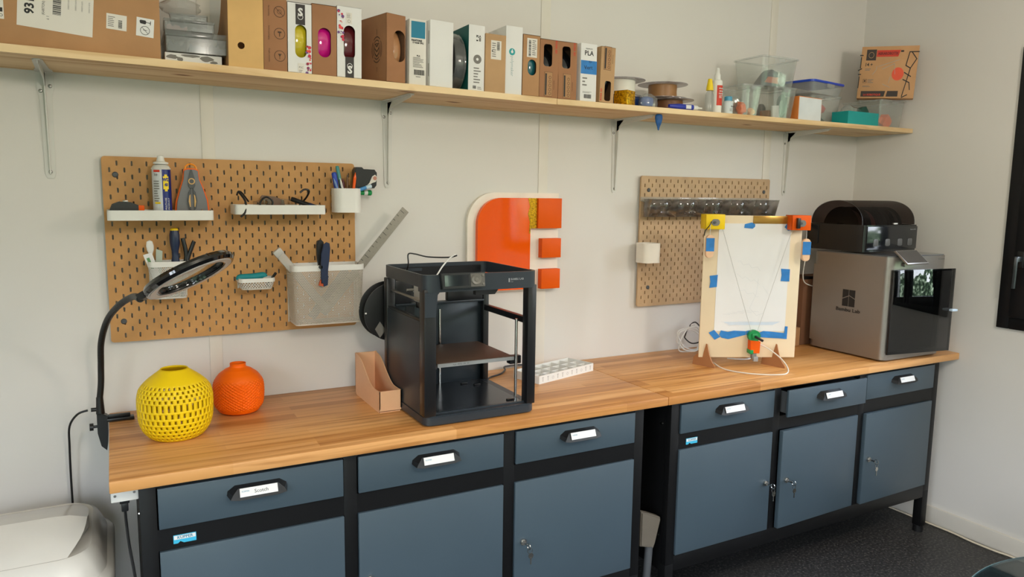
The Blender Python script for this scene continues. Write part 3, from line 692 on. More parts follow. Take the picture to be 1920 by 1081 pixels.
# markers in the tray
def stick(name, label, cat, p0, p1, r, m, tip=None, tipm=None, capm=None, capf=0.3, group=None, parts=True):
    """pen-like object from p0 to p1 (tip at p1)"""
    p0 = Vector(p0); p1 = Vector(p1); d = p1-p0; L = d.length
    t = thing(name, label, cat, p0, d.to_track_quat('Z', 'Y').to_euler(), group)
    MB().lathe([(0, 0), (r*0.9, 0), (r, r*0.3), (r, L*(1-capf if capm else 0.86)), (0 if capm else r*0.5, L*(1-capf if capm else 0.94))], m, seg=14).build('barrel', t)
    if capm: MB().lathe([(r*0.9, L*(1-capf)), (r*1.12, L*(1-capf)), (r*1.12, L*0.97), (r*0.8, L), (0, L)], capm, seg=14).build('cap', t)
    else: MB().lathe([(r*0.5, L*0.94), (r*0.18, L), (0, L)], tipm or m, seg=12).build('tip', t)
    return t
stick('marker', 'black and blue marker leaning down to the tray end beside the glasses', 'marker', (0.535, -0.075, 1.502), (0.612, -0.118, 1.472), 0.0078, M_BLACKP, capm=M_NAVY, capf=0.35)
stick('marker', 'short blue capped marker lying at the tray end', 'marker', (0.568, -0.098, 1.470), (0.626, -0.105, 1.4755), 0.006, M_NAVY, capm=M_RBLUE, capf=0.5)
stick('pen', 'white and blue pen lying in the tray behind the markers', 'pen', (0.522, -0.085, 1.468), (0.585, -0.06, 1.464), 0.005, M_WHITE, capm=M_RBLUE)
t = thing('brown_leather_pouch', 'small brown translucent pouch behind the glasses in the tray', 'pouch', (0.475, -0.055, 1.4567))
MB().prism([(-0.03, 0), (0.045, 0), (0.04, 0.04), (0.012, 0.052), (-0.028, 0.056), (-0.034, 0.048), (-0.01, 0.035)], 'y', -0.004, 0.004, mat('brown_film', (112, 84, 64), 0.4), bev=0.0015).build('pouch_body', t)

# pen cup
t = thing('pen_cup', 'white plastic pen cup hooked on the top edge of the left pegboard', 'cup', (0.7185, -0.063, 1.4585))
mb = MB()
def cup_wall(mb, w, d, h, m, th=0.002, r=0.03):
    open_tray(mb, -w/2, w/2, -d/2, d/2, 0, h, m, th, r, 0, 8)
cup_wall(mb, 0.092, 0.082, 0.080, M_WHITE)
mb.build('cup_body', t)
CX, CY, CZ = 0.7185, -0.063, 1.462
stick('pen', 'thick royal blue pen leaning left in the pen cup', 'pen', (CX-0.02, CY, CZ), (0.672, -0.085, 1.590), 0.0075, M_RBLUE, capm=M_RBLUE, capf=0.35)
stick('pen', 'dark teal pen standing tallest in the pen cup', 'pen', (CX-0.005, CY-0.01, CZ), (0.690, -0.060, 1.612), 0.0055, mat('teal_pen', (24, 100, 104), 0.35), capm=mat('teal_pen_light', (60, 140, 140), 0.3), capf=0.3)
stick('pen', 'thin light blue pen beside the thick royal blue one in the cup', 'pen', (CX-0.005, CY-0.015, CZ), (0.668, -0.095, 1.572), 0.004, mat('light_blue_pen', (110, 140, 190), 0.3))
stick('pen', 'thin white pen resting on the front rim of the cup', 'pen', (CX+0.004, CY, CZ+0.002), (0.686, -0.108, 1.572), 0.0036, M_WHITE)
stick('pen', 'dark red pen half hidden in the middle of the cup', 'pen', (CX, CY+0.01, CZ), (0.712, -0.050, 1.572), 0.005, mat('maroon', (90, 30, 40), 0.4))
stick('pencil', 'brown wooden pencil upright in the cup', 'pencil', (CX+0.006, CY, CZ), (0.724, -0.06, 1.585), 0.0042, mat('pencil_brown', (120, 88, 60), 0.5), tipm=M_INK)
stick('marker', 'bright orange pointed pen upright in the cup', 'pen', (CX+0.014, CY-0.01, CZ), (0.7455, -0.083, 1.592), 0.0052, M_ORANGE, tipm=M_ORANGEM)
stick('marker', 'light blue marker leaning right over the cup rim', 'marker', (CX+0.02, CY-0.02, 1.528), (0.800, -0.085, 1.548), 0.0062, mat('sky_marker', (70, 140, 200), 0.4), capm=mat('pale_blue_cap', (190, 210, 222), 0.4))
t = thing('tape_measure', 'black tape measure with a steel tape end hooked beside the pen cup', 'tape measure', (0.785, -0.060, 1.540))
MB().prism([(-0.040, 0.0), (0.028, 0.0), (0.036, 0.010), (0.038, 0.052), (0.030, 0.063), (-0.008, 0.064), (-0.014, 0.070), (-0.034, 0.070), (-0.040, 0.06)], 'y', -0.018, 0.018, M_BLACKP, bev=0.004).build('case', t)
tp = MB(); tp.prism([(-0.012, -0.004), (0.010, 0.018), (0.020, 0.040), (0.030, 0.046), (0.038, 0.036), (0.032, 0.022), (0.020, 0.018)], 'y', -0.0195, -0.0182, M_LABEL); tp.disc(0.029, 0.034, -0.0200, 0.0068, mat('reddish', (190, 130, 110), 0.5)); tp.build('tape_end', t)
t = thing('glue_stick', 'small green and white capped tube sticking out right of the cup', 'tube', (0.768, -0.05, 1.5245), (0, PI/2, 0))
MB().lathe([(0, 0), (0.008, 0), (0.008, 0.016), (0, 0.016)], M_GREEN, seg=16).build('green_end', t)
MB().lathe([(0.0, 0.016), (0.0095, 0.016), (0.0095, 0.028), (0, 0.028)], M_WHITE, seg=16).build('white_band', t)
MB().lathe([(0, 0.028), (0.0095, 0.028), (0.0095, 0.040), (0.007, 0.043), (0, 0.043)], M_GREEN, seg=16).build('green_cap', t)

# ------------------------------------------------------------------ wire mesh containers
def mesh_basket(name, label, x0, x1, z0, z1, depth, band, r, cw, ch, m=M_WMET, flare=0.012, y1=-0.021):
    w = x1-x0; t = thing(name, label, 'basket', ((x0+x1)/2, y1, z0)); H = z1-z0
    # path round left side, front, right side (open U seen from above)
    def path(ins):
        hw = w/2-ins; d = depth-ins; rr = max(r-ins*0.3, 0.004); P = [(-hw, 0.0)]
        for k in range(7): a = PI+PI/2*k/6; P.append((-hw+rr+rr*math.cos(a), -d+rr+rr*math.sin(a)))
        for k in range(7): a = 1.5*PI+PI/2*k/6; P.append((hw-rr+rr*math.cos(a), -d+rr+rr*math.sin(a)))
        P.append((hw, 0.0)); return P
    def sampler(P):
        L = [0]
        for a, b_ in zip(P, P[1:]): L.append(L[-1]+math.dist(a, b_))
        def f(u):
            s_ = max(0, min(1, u))*L[-1]
            for i in range(len(P)-1):
                if s_ <= L[i+1] or i == len(P)-2:
                    q = (s_-L[i])/(L[i+1]-L[i] or 1); return (P[i][0]+(P[i+1][0]-P[i][0])*q, P[i][1]+(P[i+1][1]-P[i][1])*q)
        return f, L[-1]
    fT, Ln = sampler(path(0.002)); fB, _ = sampler(path(flare))
    def surf(u, z):
        q = z/(H-band); q = max(0, min(1, q)); e = q**0.5 if q < 0.15 else 0.387+(q-0.15)*0.72; e = min(1, e)
        a = fT(u); b_ = fB(u); return (b_[0]+(a[0]-b_[0])*e, b_[1]+(a[1]-b_[1])*e, z)
    nc = int(Ln/cw); nr = int((H-band)/ch); vs = []; fs = []
    for rI in range(nr):
        off = 0.5 if rI % 2 else 0
        for c in range(nc):
            u0 = (c+off)/nc; u1 = (c+1+off)/nc; um = (u0+u1)/2
            if u1 > 1: continue
            za = rI*(H-band)/nr; zb = (rI+1)*(H-band)/nr; zm = (za+zb)/2; hu = (u1-u0)*0.43; hz = (zb-za)*0.92
            zl = zm-hz; zh = zm+hz
            zl = max(zl, za+0.0002); zh = min(zh, zb-0.0002)
            hole = ([(um, zh), (um-hu, zm), (um, zl), (um+hu, zm)], 2)
            holed(vs, fs, u0, u1, za, zb, hole, surf)
    sheet_obj('wire_mesh', vs, fs, m, 0.0008, t)
    rim = MB(); P = path(0.0); Q = path(0.003)
    vs = [(p[0], p[1], H-band) for p in P]+[(p[0], p[1], H) for p in P]+[(p[0], p[1], H) for p in Q]+[(p[0], p[1], H-band) for p in Q]; n = len(P); fs = []
    for j in range(4):
        for i in range(n-1): fs.append((j*n+i, j*n+i+1, ((j+1) % 4)*n+i+1, ((j+1) % 4)*n+i))
    fs += [(0, n, 2*n, 3*n), (n-1, 4*n-1, 3*n-1, 2*n-1)]
    rim.add(vs, fs, M_WHITE); rim.box(-w/2, w/2, -0.003, 0, H-band, H, M_WHITE); rim.build('rim', t)
    bt = MB(); P = path(flare-0.001); bt.prism([(p[0], p[1]) for p in P], 'z', 0.0, 0.003, m); bt.build('bottom', t)
    fr = MB(); fr.tube([(P[i][0], P[i][1], 0.003) for i in range(len(P))], 0.0022, m, 6, 1)
    fr.box(-w/2+0.004, -w/2+0.008, -0.002, 0, 0, H-band, m); fr.box(w/2-0.008, w/2-0.004, -0.002, 0, 0, H-band, m); fr.build('wire_frame', t)
    return t
mesh_basket('mesh_pot', 'white wire mesh pot of screwdrivers behind the magnifier lamp', 0.108, 0.222, 1.197, 1.311, 0.075, 0.016, 0.018, 0.0052, 0.0042)
mesh_basket('mesh_basket', 'large white wire mesh basket holding the clamp and long ruler', 0.522, 0.760, 1.090, 1.288, 0.110, 0.019, 0.018, 0.0056, 0.0044, mat('basket_wire', (206, 198, 186), 0.4))
t = mesh_basket('mesh_tray', 'small shallow white mesh tray with a teal roll in it', 0.364, 0.476, 1.212, 1.249, 0.072, 0.0125, 0.018, 0.0085, 0.0042)
# tools in the pot
t = thing('screwdriver', 'large screwdriver with navy and yellow grip standing in the mesh pot', 'screwdriver', (0.186, -0.055, 1.200))
MB().lathe([(0, 0), (0.003, 0), (0.003, 0.095), (0, 0.095)], M_STEEL, seg=10).build('shaft', t)
MB().lathe([(0, 0.092), (0.011, 0.094), (0.012, 0.110), (0.0095, 0.125), (0.010, 0.140), (0.0145, 0.165), (0.0148, 0.190), (0.012, 0.203), (0, 0.203)], M_NAVY, seg=20).build('grip', t)
MB().lathe([(0.0121, 0.2015), (0.011, 0.208), (0.006, 0.2105), (0, 0.2105)], M_YEL, seg=20).build('yellow_end_cap', t)
t = thing('long_nose_pliers', 'black-handled pliers standing open in the mesh pot', 'pliers', (0.205, -0.050, 1.204))
MB().tube([(0, 0, 0.0), (0.001, 0, 0.06), (0.012, 0, 0.12), (0.004, 0, 0.175)], 0.0065, M_BLACKP, 10, 5).build('grip', t)
MB().tube([(0, 0, 0.0), (0.004, 0, 0.06), (0.016, 0, 0.11), (0.036, 0, 0.165)], 0.0062, M_BLACKP, 10, 5).build('grip', t)
t = thing('plastic_spoon', 'white plastic spoon standing bowl up in the mesh pot', 'spoon', (0.126, -0.060, 1.204), (0.0, -0.06, 0))
MB().tube([(0.006, 0, 0), (0.003, 0, 0.08), (0.0, 0, 0.125)], 0.0028, M_WHITE, 8, 4).build('stem', t)
MB().lathe([(0, -0.024), (0.005, -0.021), (0.0095, -0.008), (0.0105, 0.004), (0.008, 0.017), (0, 0.022)], M_WHITE, (0, 0, 0), 18, 'z', M=shift(0, 0, 0.150) @ Matrix.Diagonal((1, 0.35, 1, 1))).build('bowl', t)
t = thing('paint_tube', 'flat white tube with green print leaning in the mesh pot', 'tube', (0.149, -0.070, 1.204), (0, -0.30, 0))
MB().prism([(-0.010, 0), (0.010, 0), (0.0125, 0.137), (-0.0125, 0.137)], 'y', -0.003, 0.003, M_PAPER).build('tube_body', t)
MB().rect(-0.007, 0.001, 0.090, 0.125, -0.0031, mat('leaf_green', (90, 140, 90), 0.5)).build('green_print', t)
t = thing('paint_tube', 'narrow grey-green tube leaning right of the spoon in the pot', 'tube', (0.133, -0.045, 1.204), (0, 0.06, 0))
MB().prism([(-0.008, 0), (0.008, 0), (0.010, 0.137), (-0.008, 0.143)], 'y', -0.003, 0.003, mat('pale_sage', (180, 190, 176), 0.5)).build('tube_body', t)
# teal roll and dark peg in the small tray
t = thing('modelling_clay', 'teal crumpled roll lying in the small mesh tray', 'clay', (0.405, -0.062, 1.2465))
mb = MB(); mb.tube([(-0.036, 0, 0), (-0.034, 0, 0.004), (-0.012, 0.002, 0.005), (0.010, 0, 0.006), (0.036, 0, 0.009), (0.040, 0, 0.004)], 0.011, mat('teal_clay', (0, 130, 138), 0.6, bump=0.6, bscale=50), 14, 5); o = mb.build('clay_roll', t)
stick('plug_pin', 'short dark metal pin leaning in the corner of the small mesh tray', 'pin', (0.455, -0.05, 1.22), (0.482, -0.066, 1.263), 0.004, M_DGREY, capm=M_BLACKP, capf=0.3)
# basket contents
t = thing('steel_ruler', 'long steel ruler leaning right out of the mesh basket', 'ruler', (0.630, -0.066, 1.118), (0, math.radians(40.5), 0))
mb = MB(); mb.box(-0.015, 0.015, -0.0005, 0.0005, 0, 0.46, mat('brushed_ruler', (152, 145, 134), 0.4, 0.35)); mb.build('blade', t)
mb = MB()
for i in range(22):
    z = 0.445-i*0.02; mb.add([(-0.014, -0.0008, z), (-0.005 if i % 5 else 0.004, -0.0008, z), (-0.005 if i % 5 else 0.004, -0.0008, z+0.0016), (-0.014, -0.0008, z+0.0016)], [(0, 1, 2, 3)], M_INK)
    mb.text(str(i), 0.004, z+0.006, -0.0008, 0.006, M_INKG, rot=-90)
mb.build('graduations', t)
t = thing('steel_ruler', 'wide grey ruler standing inside the mesh basket, leaning right', 'ruler', (0.595, -0.055, 1.105), (0, math.radians(38), 0))
MB().box(-0.014, 0.014, -0.001, 0.001, 0, 0.20, M_GREY).build('blade', t)
t = thing('plastic_tube', 'clear square plastic tube leaning left out of the basket', 'tube', (0.640, -0.075, 1.135), (0, math.radians(-38), 0))
MB().box(-0.0135, 0.0135, -0.011, 0.011, 0, 0.255, clear('frosted_tube', (0.9, 0.9, 0.9), 0.5, (215, 213, 208), 0.15), 0.002).build('tube_body', t)
MB().box(-0.0145, 0.0145, -0.012, 0.012, 0.235, 0.257, clear('frosted_cap', (0.9, 0.9, 0.9), 0.6, (222, 220, 214), 0.2), 0.002).build('end_cap', t)
t = thing('spring_clamp', 'black and navy spring clamp gripping the basket rim', 'clamp', (0.6225, -0.131, 1.225))
MB().prism([(-0.012, 0.004), (0.010, 0.004), (0.012, 0.05), (0.017, 0.085), (0.020, 0.118), (0.018, 0.135), (0.008, 0.139), (-0.002, 0.132), (-0.010, 0.10), (-0.012, 0.06)], 'y', -0.008, -0.001, M_NAVY, bev=0.002).build('jaw', t)
MB().prism([(-0.012, 0.055), (0.006, 0.055), (0.004, 0.10), (0.004, 0.138), (-0.004, 0.146), (-0.016, 0.142), (-0.020, 0.128), (-0.018, 0.08)], 'y', 0.012, 0.030, M_BLACKP, bev=0.003).build('handle', t)
MB().cyl((-0.012, -0.008, 0.058), 0.006, 0.03, M_BLACKP, 'y', 14).build('pivot', t)
MB().prism([(-0.020, -0.002), (-0.004, -0.006), (0.0, 0.006), (-0.004, 0.016), (-0.014, 0.018)], 'y', -0.006, 0.000, mat('clamp_orange_pad', (196, 84, 40), 0.5), bev=0.001).build('orange_pad', t)
MB().prism([(-0.004, -0.006), (0.009, -0.002), (0.012, 0.03), (0.004, 0.03), (-0.006, 0.012)], 'y', -0.0085, -0.0005, M_NAVY).build('jaw_tip', t)

# ------------------------------------------------------------------ clear bins, white cup on the right pegboard
t = thing('bin_rail', 'clear plastic rail across the pale pegboard holding five small bins', 'rail', (2.372, -0.021, 1.508))
MB().box(-0.378, 0.378, -0.004, 0, -0.004, 0.014, M_CLEAR, 0.001).box(-0.378, 0.378, -0.008, -0.004, -0.004, 0.0, M_CLEAR).build('rail_body', t)
CL = ['empty clear bin at the end of the pegboard rail, above the white cup', 'clear pegboard bin holding dark screws, second from the white cup end', 'clear pegboard bin with dark clips and a teal piece, middle of the rail',
      'clear pegboard bin with a few small fixings, fourth from the white cup end', 'clear pegboard bin with light rods, last on the rail past the orange motor']
M_BINCL = clear('bin_clear', (0.84, 0.83, 0.82), 0.10, (140, 136, 132), 0.05, gloss=1.8)
rnd = random.Random(3)
for i in range(5):
    xa = 2.000+i*0.1495; t = thing('clear_bin', CL[i], 'bin', (xa+0.0725, -0.027, 1.440), (0, 0, 0), 'clear bins on the pegboard rail')
    mb = MB(); w = 0.0725
    # slanted front
    P0 = [(-w, -0.048), (w, -0.048), (w, 0), (-w, 0)]; P1 = [(-w, -0.070), (w, -0.070), (w, 0), (-w, 0)]
    th = 0.002
    def wall(a, b_, c, d): mb.add([a, b_, c, d], [(0, 1, 2, 3)], M_BINCL)
    Hh = 0.074
    wall((-w, -.048, 0), (w, -.048, 0), (w, -.070, Hh), (-w, -.070, Hh)); wall((-w, 0, 0), (w, 0, 0), (w, 0, Hh), (-w, 0, Hh))
    wall((-w, -.048, 0), (-w, 0, 0), (-w, 0, Hh), (-w, -.070, Hh)); wall((w, -.048, 0), (w, 0, 0), (w, 0, Hh), (w, -.070, Hh)); wall((-w, -.048, 0), (w, -.048, 0), (w, 0, 0), (-w, 0, 0))
    bo = mb.build('bin_body', t); md = bo.modifiers.new('t', 'SOLIDIFY'); md.thickness = 0.0016; md.offset = -1
    MB().tube([(-w, -.070, Hh), (w, -.070, Hh)], 0.0022, M_CLEAR, 6, 1).tube([(-w, 0, Hh), (-w, -.070, Hh)], 0.0018, M_CLEAR, 6, 1).build('bin_rim', t)
    if i in (1, 2, 3, 4):
        for k in range((0, 9, 8, 4, 3)[i]):
            cx = xa+0.02+rnd.random()*0.105; cy = -0.070+rnd.random()*0.028; cz = 1.4435+rnd.random()*0.014
            L = 0.018+rnd.random()*0.02 if i < 4 else 0.05; a = rnd.random()*PI
            m = {1: M_DGREY, 2: M_BLACKP, 3: M_STEEL, 4: M_STEEL}[i]
            if i == 2 and k == 0: m = mat('teal_piece', (40, 130, 140), 0.4)
            mb = MB(); s_ = 0.0028 if i != 2 else 0.005
            L = min(L, 0.03); cx = min(max(cx, xa+0.022), xa+0.123); cy = min(max(cy, -0.062), -0.045)
            mb.cyl((0, 0, 0), s_, L, m, 'x', 8).cyl((L, 0, 0), s_*1.9, 0.003, m, 'x', 10)
            o = mb.build('screw', None, (cx-L/2*math.cos(a), cy-0.010*math.sin(a), cz+s_), (0, 0, a*0.25))
            tag(o, {1: 'dark screw lying in the second bin of the rail', 2: 'black clip lying in the middle bin of the rail', 3: 'steel fixing lying in the fourth bin of the rail', 4: 'steel rod lying in the last bin of the rail'}[i] if not (i == 2 and k == 0) else 'teal clip lying in the middle bin of the rail', 'screw' if i != 2 else 'clip', {1: 'dark screws in a bin', 2: 'black clips in a bin', 3: 'steel fixings in a bin', 4: 'steel rods in a bin'}[i] if not (i == 2 and k == 0) else None)
t = thing('wall_cup', 'empty white square cup with curved front on the pale pegboard', 'cup', (2.0145, -0.021, 1.246))
mb = MB(); open_tray(mb, -0.044, 0.044, -0.078, 0, 0, 0.083, mat('warm_white_plastic', (232, 224, 210), 0.45), 0.0025, 0.022, 0, 8); mb.build('cup_body', t)

# ------------------------------------------------------------------ ORANGE SIGN
t = thing('letter_sign', 'glossy orange E shaped sign with white backing on the back wall', 'sign', (1.19, 0, 1.15))
bk = []; R_big = 0.115; X0, X1, Z0, Z1 = 0.0, 0.400, 0.0, 0.382
bk = [(X1, Z0), (X1, Z1)]+[(X0+R_big+R_big*math.cos(a), Z1-R_big+R_big*math.sin(a)) for a in [PI/2+PI/2*k/12 for k in range(13)]]+[(X0+R_big+R_big*math.cos(a), Z0+R_big+R_big*math.sin(a)) for a in [PI+PI/2*k/12 for k in range(13)]]
MB().prism(bk, 'y', -0.018, -0.0005, mat('sign_white', (236, 228, 214), 0.35), bev=0).build('backing', t)
r2 = 0.10; a0 = 0.034; face = [(0.262, 0.008), (0.262, 0.245), (0.290, 0.245), (0.290, 0.362)]+[(a0+r2+r2*math.cos(a), 0.362-r2+r2*math.sin(a)) for a in [PI/2+PI/2*k/12 for k in range(13)]]+[(a0+r2+r2*math.cos(a), 0.008+r2+r2*math.sin(a)) for a in [PI+PI/2*k/12 for k in range(13)]]
MB().prism(face, 'y', -0.036, -0.018, M_ORANGE).build('curved_face', t)
MB().box(0.291, 0.398, -0.046, -0.018, 0.245, 0.362, M_ORANGEM, 0.001).build('top_block', t)
gl = MB(); gl.prism([(0.256, 0.225), (0.262, 0.225), (0.262, 0.245), (0.290, 0.245), (0.290, 0.362), (0.250, 0.362), (0.258, 0.33), (0.250, 0.30), (0.258, 0.27)], 'y', -0.0368, -0.036, M_GOLD); gl.build('glitter_strip', t)
MB().box(0.310, 0.398, -0.046, -0.018, 0.129, 0.205, M_ORANGEM, 0.001).build('middle_block', t)
MB().box(0.310, 0.396, -0.046, -0.018, 0.006, 0.084, M_ORANGEM, 0.001).build('bottom_block', t)

# ------------------------------------------------------------------ VASES
def vase(name, label, cx, cy, prof, m, pattern):
    t = thing(name, label, 'vase', (cx, cy, ZT))
    Z = [p[1] for p in prof]; Rr = [p[0] for p in prof]
    def rad(z):
        for i in range(len(Z)-1):
            if z <= Z[i+1]:
                u = (z-Z[i])/(Z[i+1]-Z[i]); p0 = Rr[max(i-1, 0)]; p1 = Rr[i]; p2 = Rr[i+1]; p3 = Rr[min(i+2, len(Z)-1)]
                return 0.5*((2*p1)+(p2-p0)*u+(2*p0-5*p1+4*p2-p3)*u*u+(3*p1-p0-3*p2+p3)*u**3)
        return Rr[-1]
    if pattern == 'slots':
        N = 40; vs = []; fs = []
        f = lambda u, z: (rad(z)*math.cos(2*PI*u/N), rad(z)*math.sin(2*PI*u/N), z)
        rows = [(0.012, 0.007), (0.024, 0.007), (0.036, 0.0075), (0.049, 0.0085), (0.063, 0.011), (0.081, 0.014), (0.1035, 0.021), (0.121, 0.0085), (0.132, 0.0075), (0.143, 0.007), (0.154, 0.007)]
        edges = [0.006]+[(a[0]+b_[0])/2 + (a[1]-b_[1])/4 for a, b_ in zip(rows, rows[1:])]+[0.160]
        for r_, (zc, h) in enumerate(rows):
            za, zb = edges[r_], edges[r_+1]; off = 0.5 if r_ % 2 else 0; hw = 0.165; h = h*0.88
            for k in range(N):
                holed(vs, fs, k+off, k+1+off, za, zb, (
                    [(k+0.5+off, (za+zb)/2+h/2), (k+0.5+off-hw*0.8, (za+zb)/2+h/2), (k+0.5+off-hw, (za+zb)/2+h/2*0.85), (k+0.5+off-hw, (za+zb)/2-h/2*0.85), (k+0.5+off-hw*0.8, (za+zb)/2-h/2), (k+0.5+off, (za+zb)/2-h/2), (k+0.5+off+hw*0.8, (za+zb)/2-h/2), (k+0.5+off+hw, (za+zb)/2-h/2*0.85), (k+0.5+off+hw, (za+zb)/2+h/2*0.85), (k+0.5+off+hw*0.8, (za+zb)/2+h/2)], 5), f)
        # solid foot and shoulder
        n2 = N*2; zs2 = [0.0, 0.003, 0.006]
        top = [0.160, 0.168, 0.176, 0.184, 0.190, 0.1945]
        for seq in (zs2, top):
            for i in range(len(seq)-1):
                for k in range(n2):
                    b0 = len(vs); u0, u1 = k*0.5, (k+1)*0.5
                    vs += [f(u0, seq[i]), f(u1, seq[i]), f(u1, seq[i+1]), f(u0, seq[i+1])]; fs.append((b0, b0+1, b0+2, b0+3))
        o = sheet_obj('vase_body', vs, fs, m, 0.0032, t)
        for p in o.data.polygons: p.use_smooth = True
        o.data.set_sharp_from_angle(angle=0.5)
        MB().cyl((0, 0, 0), rad(0)-0.001, 0.0025, m, seg=48).build('vase_floor', t)
    else:
        n = 264; H = Z[-1]; M_ = 170; vs = []; fs = []
        for j in range(M_+1):
            z = H*j/M_; r0 = rad(z); amp = 0.0024*max(0, min(1, (z-0.012)/0.012))*max(0, min(1, (0.112-z)/0.016))
            for k in range(n):
                a = 2*PI*k/n; p_, q_ = 33*a+z*2*PI/0.0092, 33*a-z*2*PI/0.0092
                d = amp*(0.5*(math.cos(p_)+math.cos(q_)))
                vs.append(((r0+d)*math.cos(a), (r0+d)*math.sin(a), z))
        for j in range(M_):
            for k in range(n): k2 = (k+1) % n; fs.append((j*n+k, j*n+k2, (j+1)*n+k2, (j+1)*n+k))
        o = sheet_obj('vase_body', vs, fs, m, 0.002, t)
        for p in o.data.polygons: p.use_smooth = True
        MB().cyl((0, 0, 0), rad(0)-0.001, 0.0025, m, seg=48).build('vase_floor', t)
    return t
vase('slotted_vase', 'bright yellow round vase pierced with rows of slots on the worktop', 0.152, -0.318, [(0.062, 0), (0.074, 0.008), (0.087, 0.025), (0.0955, 0.050), (0.0985, 0.085), (0.0985, 0.115), (0.093, 0.140), (0.082, 0.155), (0.066, 0.170), (0.046, 0.185), (0.035, 0.1945)], M_YEL, 'slots')
vase('textured_vase', 'smaller orange vase with fine diamond texture and narrow neck', 0.343, -0.152, [(0.048, 0), (0.060, 0.006), (0.0705, 0.025), (0.0745, 0.055), (0.074, 0.085), (0.0695, 0.105), (0.058, 0.122), (0.040, 0.136), (0.0265, 0.1425), (0.0235, 0.147), (0.0238, 0.155)], M_ORPLA, 'diamond')

# ------------------------------------------------------------------ MAGNIFIER LAMP
t = thing('magnifier_lamp', 'black gooseneck magnifier lamp clamped to the end of the worktop', 'lamp', (-0.022, -0.092, ZT))
cl = MB()
cl.prism([(-0.018, -0.070), (-0.004, -0.085), (0.000, -0.060), (0.002, -0.031), (0.002, 0.004), (0.002, 0.020), (-0.016, 0.030), (-0.026, 0.026), (-0.026, -0.030)], 'y', -0.014, 0.014, M_BLACKP, bev=0.002)
cl.box(-0.02, 0.072, -0.013, 0.013, 0.0005, 0.010, M_BLACKP, 0.002); cl.box(-0.02, 0.062, -0.004, 0.004, 0.010, 0.020, M_BLACKP, 0.001)
cl.build('clamp', t)
MB().cyl((-0.046, 0, -0.012), 0.011, 0.010, M_BLACKP, 'x', 14).cyl((-0.038, 0, -0.012), 0.004, 0.014, M_BLACKP, 'x', 10).build('clamp_screw', t)
MB().cyl((-0.016, 0, 0.026), 0.012, 0.05, M_BLACKP, seg=16, r2=0.0095).cyl((-0.040, 0, 0.040), 0.006, 0.022, M_BLACKP, 'x', 12).build('socket', t)
HC = Vector((0.187+0.022, -0.50+0.092, 1.313-ZT)); e1 = Vector((0.9095, -0.0299, 0.4151)).normalized(); v_ = Vector((0.081, 0.991, -0.1064)).normalized()
upp = e1.cross(v_).normalized(); bta = math.radians(11); nn_ = (upp*math.cos(bta)+v_*math.sin(bta)).normalized(); e2 = nn_.cross(e1).normalized()
MH = Matrix.Translation(HC) @ Matrix(((e1.x, e2.x, nn_.x, 0), (e1.y, e2.y, nn_.y, 0), (e1.z, e2.z, nn_.z, 0), (0, 0, 0, 1)))
nk = [(-0.016, 0, 0.07), (-0.010, -0.006, 0.12), (-0.007, -0.018, 0.18), (-0.002, -0.058, 0.253), (0.017, -0.118, 0.323), (0.047, -0.198, 0.374), (0.081, -0.288, 0.408)]
j0 = MH @ Vector((-0.128, 0, -0.004)); j1 = MH @ Vector((-0.112, 0, -0.002))
ng = MB(); ng.tube(nk+[tuple(j0)], 0.0088, mat('rubber_black', (20, 20, 20), 0.45, bump=0.4, bscale=180), 14, 8)
ng.build('gooseneck', t)
hd = MB()
hd.lathe([(0.086, -0.010), (0.112, -0.011), (0.118, -0.004), (0.118, 0.003), (0.112, 0.011), (0.098, 0.014), (0.086, 0.011), (0.084, 0.0), (0.086, -0.010)], mat('gloss_black', (10, 10, 11), 0.10, coat=0.5), (0, 0, 0), 56, M=MH)
hd.prism([(-0.132, -0.008), (-0.105, -0.022), (-0.080, -0.040), (-0.080, 0.040), (-0.105, 0.022), (-0.132, 0.008)], 'z', -0.009, 0.009, M_BLACKP, M=MH)
lh = hd.build('lamp_head', t)
MB().lathe([(0.0895, -0.0115), (0.106, -0.012), (0.106, -0.0108), (0.0895, -0.0105)], mat('lamp_diffuser_grey', (204, 200, 196), 0.35), seg=48, M=MH).build('light_ring', lh)
MB().lathe([(0, -0.004), (0.04, -0.0033), (0.0865, 0), (0.04, 0.0043), (0, 0.005)], M_LENS, seg=48, M=MH).build('magnifier_lens', lh)
cb = MB(); cb.tube([(-0.048, 0.0, 0.040), (-0.075, 0.005, 0.030), (-0.098, 0.030, -0.010), (-0.103, 0.055, -0.08), (-0.105, 0.062, -0.20), (-0.104, 0.065, -0.40), (-0.10, 0.067, -0.60)], 0.0032, M_BLACKP, 8, 6)
cb.build('power_cable', t)

# power strip end under the worktop and its cable
t = thing('power_strip', 'white power strip end screwed under the worktop corner', 'power strip', (0.0145, -0.575, 0.7995))
MB().box(-0.030, 0.030, -0.005, 0.24, -0.0265, 0.010, M_WHITE, 0.002).build('strip_body', t)
for sx in (-0.021, 0.021): MB().cyl((sx, -0.005, -0.010+0.004*(sx > 0)), 0.0032, -0.0012, M_STEEL, 'y', 10).build('screw', t)
pc = MB(); pc.box(-0.012, 0.010, 0.008, 0.03, -0.038, -0.0265, M_BLACKP, 0.002); pc.box(-0.009, 0.007, 0.011, 0.027, -0.060, -0.036, M_BLACKP, 0.003)
tag(pc.tube([(-0.001, 0.019, -0.058), (0.0, 0.019, -0.09), (0.004, 0.012, -0.15), (0.014, 0.0, -0.24), (0.021, -0.004, -0.36), (0.020, 0.0, -0.54), (0.005, 0.0, -0.70), (-0.05, 0.02, -0.795)], 0.0035, M_BLACKP, 8, 6).build('power_cable', None, (0.0145, -0.575, 0.7995)), 'black power cable plugged into the white strip under the worktop corner', 'cable')

